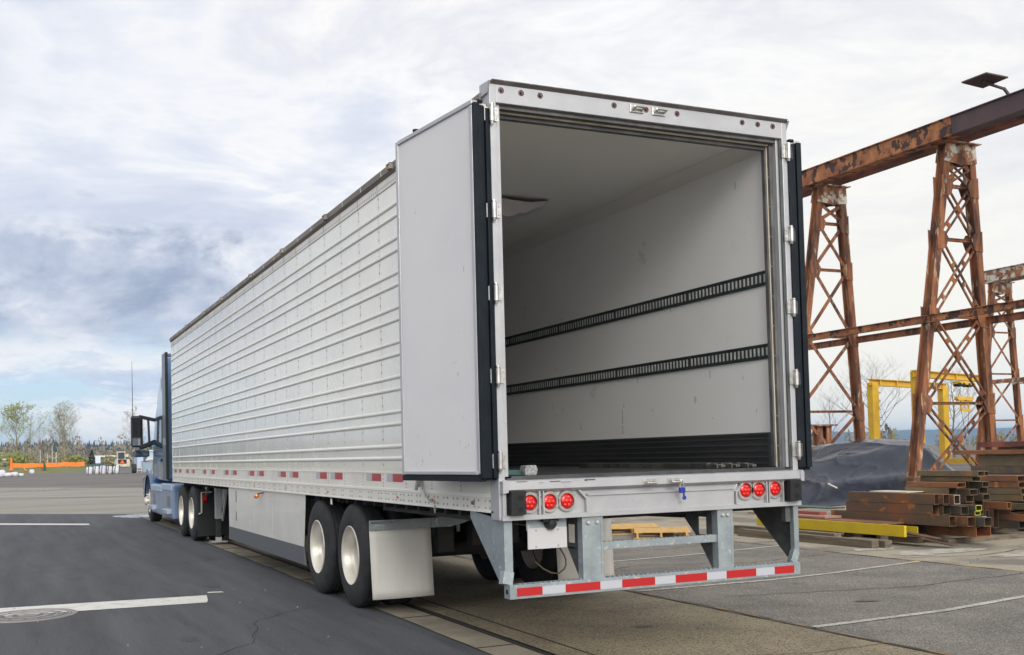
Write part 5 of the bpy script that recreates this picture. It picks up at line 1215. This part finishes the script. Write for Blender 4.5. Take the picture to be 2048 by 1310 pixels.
tree(-9.5, 246, .9, 11.0, .15, 55, M['bark_green'], M['leaf_green'], 'budding tree just outside the left edge', LT, spread=.8, shoot=.4, limbs=12, leaf=.12)
RT = 'bare trees behind the yellow crane'
tree(79.8, 80, 0, 9.6, .13, 61, M['bark_brown'], None, 'bare tree with fine twigs inside the yellow portal frame', RT, spread=.85, shoot=.50, limbs=16, low=.25)
tree(80.6, 70, 0, 8.6, .12, 64, M['bark_brown'], None, 'bare tree behind the near rusty tower and yellow post', RT, spread=.8, shoot=.45, limbs=14, low=.2)
tree(77.5, 84, 0, 7.4, .09, 67, M['bark_brown'], None, 'smaller bare tree just left of the first yellow post', RT, spread=.7, shoot=.36, limbs=11, low=.25)
# low planting and brush
def brush(x, y, z, w, h, seed, m, label, grp, cat='shrub', n=260, s=.22):
    rnd = random.Random(seed); b = MB()
    for i in range(7):
        a = rnd.uniform(-1,1); b.tube([(x+a*w*.15, y, z), (x+a*w*.3, y, z+h*.5), (x+a*w*.45, y+rnd.uniform(-.4,.4), z+h*rnd.uniform(.75,1))], [.05,.03,.012], 3, 1, cap=False)
    lumps = [(x+rnd.uniform(-.5,.5)*w, y+rnd.uniform(-.3,.3)*w*.5, z+h*rnd.uniform(.25,.72), rnd.uniform(.25,.5)*h) for _ in range(6)]
    for i in range(n):
        c = rnd.choice(lumps); v = Vector((rnd.gauss(0,1), rnd.gauss(0,1), rnd.gauss(0,1))).normalized()*c[3]*rnd.uniform(.5,1.05); p = Vector(c[:3])+v
        if p.z < z: p.z = z+rnd.random()*.3
        a = Vector((rnd.uniform(-1,1), rnd.uniform(-1,1), rnd.uniform(-1,1))).normalized()*s*rnd.uniform(.6,1.4); q = a.orthogonal().normalized()*s*rnd.uniform(.5,1.1)
        b.add([p-a, p+q, p+a, p-q], [(0,1,2,3)], 0)
    o = b.build('bush', [m, M['bark_brown']], None, fix=False, origin=(x, y, z)); tag(o, label, cat, grp); return o
BG = 'bushes beyond the orange fence'
for i, (x, y, w, h, mk, lb) in enumerate(((-5.6,232,4.5,3.6,'leaf_green','yellow green bush at the left edge of the picture behind the white bags'),(-2.2,234,4.0,3.8,'leaf_green','yellow green bush at the foot of the greenest tree'),
    (1.4,240,4.5,2.8,'leaf_olive','olive brush below the slender bare trees'),(4.7,238,4.0,2.9,'leaf_olive','olive brush left of the tree pair'),(8.6,240,4.2,3.2,'leaf_green','green bush right of the tree pair'),(6.9,246,3.4,3.0,'leaf_olive','olive brush behind the foot of the tall tree'),
    (10.4,248,3.2,2.6,'leaf_olive','low olive brush left of the small conifer'),(17.4,252,4.6,2.6,'leaf_olive','brown olive brush behind the white bulk bags'),(13.8,258,4,2.4,'leaf_olive','dull brush right of the small conifer'))):
    brush(x, y, .4, w, h, 100+i, M[mk], lb, BG, n=420, s=.26)
cf = empty('small_conifer', (11.9, 240, .4), 'small dark pointed conifer near the white site board', 'tree')
b = MB(); b.tube([(11.9,240,.2),(11.9,240,2)], .12, 6); b.build('trunk', M['bark_brown'], cf)
b = MB(); rnd = random.Random(8)
for i in range(420):
    t = rnd.random(); z = .7+3.7*t; r = 1.05*(1-t)**.8*rnd.uniform(.55,1.1); a = rnd.uniform(0, 6.28); p = Vector((11.9+r*math.cos(a), 240+r*math.sin(a), z)); o_ = Vector((math.cos(a), math.sin(a), -.5))*.26; q = Vector((-math.sin(a), math.cos(a), .2))*.16
    b.add([p-o_*.4, p+q, p+o_, p-q], [(0,1,2,3)])
b.build('crown', M['conifer'], cf, fix=False)
# grassy bank under the fence, with the orange mesh fence along it
def bank():
    b = MB(); n = 60; vs = []
    prof = ((203,-.03),(206,.45),(212,.85),(222,.95),(260,.9),(300,.4),(330,-.03))
    for i in range(n+1):
        x = -60+70*i/n
        for (y, z) in prof: vs.append((x, y+1.2*mn.noise(Vector((x*.2, y*.1, 0))), z+(.18*mn.noise(Vector((x*.35, y*.2, 3))) if z > 0 else 0)))
    m_ = len(prof); b.add(vs, [[i*m_+k, (i+1)*m_+k, (i+1)*m_+k+1, i*m_+k+1] for i in range(n) for k in range(m_-1)])
    struct(b.build('grass_bank', M['grass'], fix=False, smooth=True))
bank()
M['or_net'] = mat('orange_netting', (.90,.22,.01), .6, col2=(.75,.17,.01), sc=1.5)
fe = empty('mesh_fence', (2.5, 213, .8), 'long low orange plastic mesh fence along the grass bank', 'fence')
b = MB(); n = 50; vs = []
for i in range(n+1):
    x = -4.2+13.0*i/n; top = 1.80+.05*math.sin(i*.55)+.05*math.sin(i*.21); vs += [(x, 213+.2*math.sin(i*.3), 1.02+.04*math.sin(i*.4)), (x, 213+.2*math.sin(i*.3), top)]
b.add(vs, [[2*i, 2*i+2, 2*i+3, 2*i+1] for i in range(n)]); o = b.build('netting', M['or_net'], fe, fix=False); sm = o.modifiers.new('thick', 'SOLIDIFY'); sm.thickness = .03
for i in range(6): MB().box(-4.2+2.6*i-.04, 213.15, .7, -4.2+2.6*i+.04, 213.25, 2.0).build('post', M['bark_brown'], fe)
b = MB(); b.lathe([(.02,3.0),(.20,2.6),(.24,1.6),(.30,.7),(.34,.68),(.34,.6),(.0,.6)], (-4.1,205,0), 'z', 10); tag(b.build('traffic_post', M['or_net'], origin=(-4.1,205,.5)), 'upright orange plastic post at the left end of the orange fence', 'post')
b = MB(); b.bar((-2.3,204,1.5),(-1.65,204,.45),.25,.2); tag(b.build('traffic_post', M['or_net'], origin=(-2,204,.5)), 'leaning orange plastic post in front of the orange fence', 'post')
b = MB(); b.tube([(1.45,206,.4),(1.5,206,1.3),(1.4,206,2.0)], [.28,.22,.10], 6); b.box(1.0,205.8,.4,1.35,206.1,.95,1); tag(b.build('hydrant', [mat('dark_green', (.01,.07,.03), .5), M['rust_red']], origin=(1.4,206,.4)), 'dark green standpipe in front of the orange fence', 'standpipe')
# white sacks
M['sack'] = mat('white_woven_sack', (.66,.65,.70), .7, col2=(.50,.49,.56), sc=1.2, lo=.4, hi=.65, bump=.4, bsc=2)
M['strap'] = mat('dark_strap', (.04,.07,.07), .7)
def sack(x, y, z, w, h, seed, label, grp, strap=True, flat=1):
    rnd = random.Random(seed); r = empty('bulk_bag', (x, y, z), label, 'bag', grp); b = MB(); n, m_ = 16, 8; vs = []
    for k in range(m_+1):
        v = k/m_
        for i in range(n):
            t = 2*math.pi*i/n; s_ = (abs(math.cos(t))**3+abs(math.sin(t))**3)**(-1/3); q = (w/2)*s_*(math.sin(math.pi*min(max(v*.86+.09,0),1))**.28)*(1+.10*mn.noise(Vector((math.cos(t)*1.5+seed, math.sin(t)*1.5, v*3))))
            vs.append((x+q*math.cos(t), y+q*math.sin(t), z+h*v*(1+.08*mn.noise(Vector((t, seed, v))))))
    b.add(vs, [[k*n+i, k*n+(i+1) % n, (k+1)*n+(i+1) % n, (k+1)*n+i] for k in range(m_) for i in range(n)]+[list(range(n))[::-1], [m_*n+i for i in range(n)]])
    b.build('sack', M['sack'], r, smooth=True, angle=80)
    if strap:
        s_ = MB(); 
        for dx in (-.32, .30): s_.prism([(x+dx*w,z+.05*h),(x+dx*w+.10,z+.05*h),(x+dx*w+.22,z+h*1.12),(x+dx*w+.10,z+h*1.12)], 'y', y-w*.53, y-w*.50)
        s_.build('strap', M['strap'], r)
for i in range(5): sack(5.65+.86*i, 150+.3*(i % 2), -.02, .92, 1.05+.05*(i % 3), 200+i, ['leftmost white bulk bag of the strapped row','second white bulk bag from the left in the strapped row','middle white bulk bag of the strapped row','fourth white bulk bag of the strapped row','rightmost white bulk bag of the row, beside the telehandler'][i], 'white bulk bags in a row')
for i, (x, y, w, h) in enumerate(((-5.4,150,1.1,.95),(-4.6,149,1.1,.55),(-3.8,150,1.0,.62),(-3.0,150.5,.8,.42),(-6.4,151,1.2,.8))): sack(x, y, -.02, w, h, 300+i, ['tall slumped white sack near the left edge','flattened white sack in the heap at the left edge','slumped white sack right of the flattened one','smallest white sack at the right of the left heap','white sack just outside the left edge'][i], 'white sacks heaped at the left', strap=False)
sack(-.95, 190, -.02, .8, .75, 320, 'single small white sack in front of the orange fence', None, strap=False)
# wheel loader / telescopic handler seen from behind
LD = empty('telehandler', (10.2, 150, 0), 'cream telescopic handler seen from behind with an orange triangle on its tail', 'telehandler')
M['cream_paint'] = mat('cream_machine_paint', (.60,.55,.42), .5, col2=(.45,.41,.32), sc=2)
b = MB(); b.prism([(9.15,.9),(10.95,.9),(11.0,1.35),(10.9,2.0),(9.25,2.0),(9.1,1.35)], 'y', 150, 153.5); bd = b.build('body', M['cream_paint'], LD, bevel=.08)
b = MB()
b.box(9.28,150.2,2.0,9.40,152,2.95); b.box(10.25,150.2,2.0,10.37,152,2.95); b.box(9.25,150.1,2.92,10.4,152.2,3.06); b.build('cab_frame', M['cream_paint'], LD, bevel=.02)
b = MB(); b.box(9.41,150.25,2.02,10.24,151.9,2.91); b.build('cab_glass', mat('cab_dark_glass', (.02,.04,.05), .1), LD)
b = MB(); b.box(9.35,149.94,1.35,10.5,149.99,1.95); gr = b.build('rear_grille', M['blackplastic'], LD)
b = MB(); b.prism([(9.62,1.42),(10.20,1.42),(9.91,1.90)], 'y', 149.90, 149.935); b.build('warning_triangle', mat('orange_red', (.85,.10,.01), .5), LD)
b = MB(); b.bar((10.6,150.3,2.5),(11.6,154.5,1.9),.35,.45); b.bar((10.45,150.5,2.9),(10.75,151.5,1.5),.10,.15,1); b.build('boom', [M['cream_paint'], M['strap']], LD, bevel=.04)
for (x, y, sx) in ((8.75,150.9,-1),(11.5,150.9,1),(9.0,153.6,-1),(11.9,153.6,1)):
    t = MB(); t.lathe([(.30,-.20),(.50,-.24),(.62,-.22),(.66,-.12),(.66,.12),(.62,.22),(.50,.24),(.30,.20)], (x,y,.64), 'x', 22); w_ = t.build('tyre', M['tyre'], LD, smooth=True)
    t = MB(); t.lathe([(0,-.12),(.2,-.15),(.31,-.21),(.31,.21),(.2,.15),(0,.12)], (x,y,.64), 'x', 18); t.build('rim', M['cream_paint'], w_, smooth=True)
# yard gear beside it
b = MB(); b.box(12.6,151,.35,13.2,151.1,1.5); 
cabn = empty('trestle', (12.4,151,0), 'pale step frame standing right of the telescopic handler', 'trestle')
b = MB(); b.bar((12.0,151,0),(12.05,151,1.5),.08,.08); b.bar((12.6,151,0),(12.55,151,1.5),.08,.08); b.build('post', mat('pale_yellow', (.6,.5,.2), .6), cabn)
b = MB(); 
for z in (.3,.65,1.0,1.35): b.box(12.0,150.9,z,12.6,151.1,z+.07)
b.build('rung', M['sack'], cabn)
b = MB(); b.box(12.9,153,0,15.6,155,1.5); b.box(12.9,153,1.52,15.6,155,1.6,1); tag(b.build('container', [mat('blue_grey_sheet', (.25,.33,.42), .5), M['blackplastic']], origin=(14.2,154,0), bevel=.03), 'blue grey steel container between the handler and the truck', 'container')
pp = empty('pipe_stack', (14.3,152.2,1.6), 'pale pipes lying on the container beside the truck cab', 'pipes')
for i in range(5): MB().tube([(13.3+.14*i,152.6+.1*i,1.75+.13*(i % 2)),(15.0,152.9+.1*i,1.95+.13*(i % 2))], .10, 8).build('pipe', mat('pipe_pale', (.55,.52,.46), .6) if 'pipe' not in M else M['pipe'], pp)
# low far buildings
def building(x0, x1, y, d, h, roofh, m, rm, label, nwin, base=0):
    r = empty('shed', ((x0+x1)/2, y, base), label, 'building', 'low sheds far behind the fence')
    MB().box(x0, y, base, x1, y+d, base+h).build('wall', m, r)
    MB().prism([(x0-.3,base+h),(x1+.3,base+h),(x1+.3,base+h+roofh*.3),(x0-.3,base+h+roofh*.3)], 'y', y-.4, y+d+.4).build('roof', rm, r)
    for i in range(nwin):
        xx = x0+(x1-x0)*(i+.5)/nwin; MB().box(xx-.5, y-.06, base+h*.35, xx+.5, y-.01, base+h*.75).build('window', M['glass'], r)
WR = mat('white_roof', (.62,.61,.58), .6); GW = mat('green_wall', (.03,.10,.075), .6); TW = mat('tan_wall', (.30,.27,.22), .8); BW = mat('blue_board', (.42,.52,.66), .6)
building(18.0, 27.5, 330, 8, 3.3, 1.6, GW, WR, 'long low dark green shed with a white roof line behind the bulk bags', 3)
building(7.5, 15.5, 345, 8, 3.2, 1.4, TW, WR, 'low tan shed with white roof left of the small conifer', 3)
building(-10, 1.5, 350, 8, 3.2, 1.2, TW, WR, 'low tan shed with white roof behind the bushes at the left edge', 4)
building(27.5, 40, 300, 9, 4.4, 1.4, BW, WR, 'pale blue shed behind the container and truck mirror', 3)
bd_ = empty('site_board', (12.9, 238, .3), 'white site board on posts right of the small conifer', 'board')
MB().box(12.45, 238, 1.5, 13.5, 238.08, 3.1).build('board_face', mat('board_white', (.60,.66,.76), .6), bd_)
for x in (12.55, 13.35): MB().box(x, 238.1, .1, x+.1, 238.2, 3.0).build('board_post', M['bark_brown'], bd_)
b = MB(); b.box(10.2,225,.3,13.6,225.4,1.3); tag(b.build('low_hoarding', mat('teal_hoarding', (.04,.10,.09), .7), origin=(12,225,.3)), 'low dark green hoarding behind the white bulk bags', 'hoarding')
PG = 'pale poles standing in the brush'
for i, (x, h) in enumerate(((1.5,4.6),(3.8,5.0),(4.6,4.0),(2.9,3.6))): 
    tag(MB().tube([(x,236,.5),(x,236,h)], .07, 6).build('pale_pole', mat('pole_pale', (.55,.54,.50), .7) if i == 0 else bpy.data.materials['pole_pale'], origin=(x,236,.5)), ['leftmost pale pole in the brush beyond the orange fence','tallest pale pole in the brush beyond the orange fence','rightmost pale pole in the brush beyond the orange fence','shortest pale pole in the brush beyond the orange fence'][i], 'pole', PG)
# brown woodland in the middle distance
def woods(x0, x1, y0, y1, n, h, mats, seed, name, label, s=1.3, zb=0):
    rnd = random.Random(seed); b = MB()
    for i in range(n):
        x = rnd.uniform(x0, x1); y = rnd.uniform(y0, y1); hh = h*rnd.uniform(.55,1.1); mi = rnd.randrange(len(mats)-1)
        b.tube([(x,y,zb),(x+rnd.uniform(-.4,.4),y,zb+hh*.9)], [.16,.03], 3, len(mats)-1, cap=False)
        for k in range(46):
            t = rnd.uniform(.15,1); r = hh*.30*math.sin(math.pi*min(t*.9+.08,1))**.6*rnd.random()**.5; a = rnd.uniform(0,6.28)
            p = Vector((x+r*math.cos(a), y+r*math.sin(a), zb+hh*t)); u = Vector((rnd.uniform(-.4,.4), rnd.uniform(-.4,.4), 1)).normalized()*s*rnd.uniform(.4,1.0); q = Vector((math.cos(a+1.5), math.sin(a+1.5), 0))*s*rnd.uniform(.12,.35)
            b.add([p-u*.5, p+q, p+u*.6, p-q], [(0,1,2,3)], mi)
    tag(b.build(name, mats, fix=False), label, 'woodland', kind='stuff')
woods(-40, 110, 380, 560, 330, 10.5, [M['bark_grey'], M['leaf_olive'], M['bark_brown'], M['bark_grey'], M['bark_brown']], 71, 'brown_woodland', 'band of bare brown woodland in the middle distance at the left')
# evergreen ridge behind
def ridge(name, x0, x1, yc, dep, h, n, seed, m, tall, label, base=0):
    rnd = random.Random(seed); g = MB(); nx = 80; vs = []
    for i in range(nx+1):
        x = x0+(x1-x0)*i/nx; hh = h(x)
        for (dy, f) in ((-dep,-.02),(-dep*.4,.75),(0,1),(dep,.4)): vs.append((x, yc+dy, hh*f+(0 if f > 0 else -.5)))
    g.add(vs, [[i*4+k, (i+1)*4+k, (i+1)*4+k+1, i*4+k+1] for i in range(nx) for k in range(3)])
    struct(g.build(name+'_hill', m, fix=False, smooth=True))
    b = MB()
    for i in range(n):
        x = rnd.uniform(x0, x1); v = rnd.uniform(-1, .05); y = yc+dep*v; f = 1 if v > -.02 else (.75+.25*(1+v/.4) if v > -.4 else .75*(1+v)/.6)
        z = h(x)*f; t = tall*rnd.uniform(.5,1.15); w_ = t*rnd.uniform(.17,.26)
        for (a, c, e) in ((-.05,.62,1.0),(.25,.85,.72),(.5,1.0,.42)):
            k = 5; c0 = len(b.v); ph = rnd.random()*6
            for q in range(k): b.v.append(Vector((x+w_*e*math.cos(ph+q*6.283/k)*rnd.uniform(.7,1.2), y+w_*e*math.sin(ph+q*6.283/k), z+t*a)))
            b.v.append(Vector((x, y, z+t*c)))
            for q in range(k): b.f.append([c0+q, c0+(q+1) % k, c0+k]); b.m.append(0)
    tag(b.build(name+'_trees', m, fix=False), label, 'forest', kind='stuff')
ridge('evergreen', -260, 420, 900, 70, lambda x: 8.5+2.2*math.sin(x*.021+1)+1.2*math.sin(x*.06)+1.5*mn.noise(Vector((x*.03,0,0))), 3000, 5, M['conifer'], 10.5, 'dark evergreen forest along the low ridge at the left')
M['far_hill'] = mat('far_forest', (.020,.040,.032), .95, col2=(.035,.055,.04), sc=.004)
def hill(name, x0, x1, y, hfun, dep, n=240):
    b = MB(); vs = []
    for i in range(n+1):
        t = i/n; x = x0+(x1-x0)*t; hh = hfun(x)
        for (dy, f) in ((-dep,-.02),(-dep*.55,.55),(-dep*.2,.88),(0,1),(dep,.5)):
            vs.append((x, y+dy+60*mn.noise(Vector((x*.003,dy*.01,1))), hh*f*(1+.05*mn.noise(Vector((x*.02,dy*.05,2))))-(1 if f < 0 else 0)))
    b.add(vs, [[i*5+k, (i+1)*5+k, (i+1)*5+k+1, i*5+k+1] for i in range(n) for k in range(4)])
    struct(b.build(name, M['far_hill'], fix=False, smooth=True, angle=80))
hill('distant_hills', -2500, 4600, 3100, lambda x: 46+9*math.sin(x*.0016+2.2)+6*mn.noise(Vector((x*.0035,0,5)))+3*mn.noise(Vector((x*.02,0,7)))+2.2*abs(mn.noise(Vector((x*.07,0,7)))), 500, 700)
woods(90, 330, 100, 330, 160, 4.2, [M['bark_brown'], M['leaf_olive'], M['bark_grey'], M['bark_brown']], 77, 'scrub', 'low brown scrub far behind the yellow crane', s=.8)
# air: one box of thin haze round everything
hz = MB(); hz.box(-4900, -400, -1.2, 5000, 4200, 75)
HM = bpy.data.materials.new('haze_air'); HM.use_nodes = True; nt = HM.node_tree; nt.nodes.clear()
o_ = nt.nodes.new('ShaderNodeOutputMaterial'); v_ = nt.nodes.new('ShaderNodeVolumePrincipled'); v_.inputs['Color'].default_value = (.45,.68,1,1); v_.inputs['Density'].default_value = .00020; v_.inputs['Anisotropy'].default_value = .1
nt.links.new(v_.outputs[0], o_.inputs['Volume'])
tag(hz.build('haze', HM), 'thin blue haze that lies over the far distance', 'haze', kind='stuff')
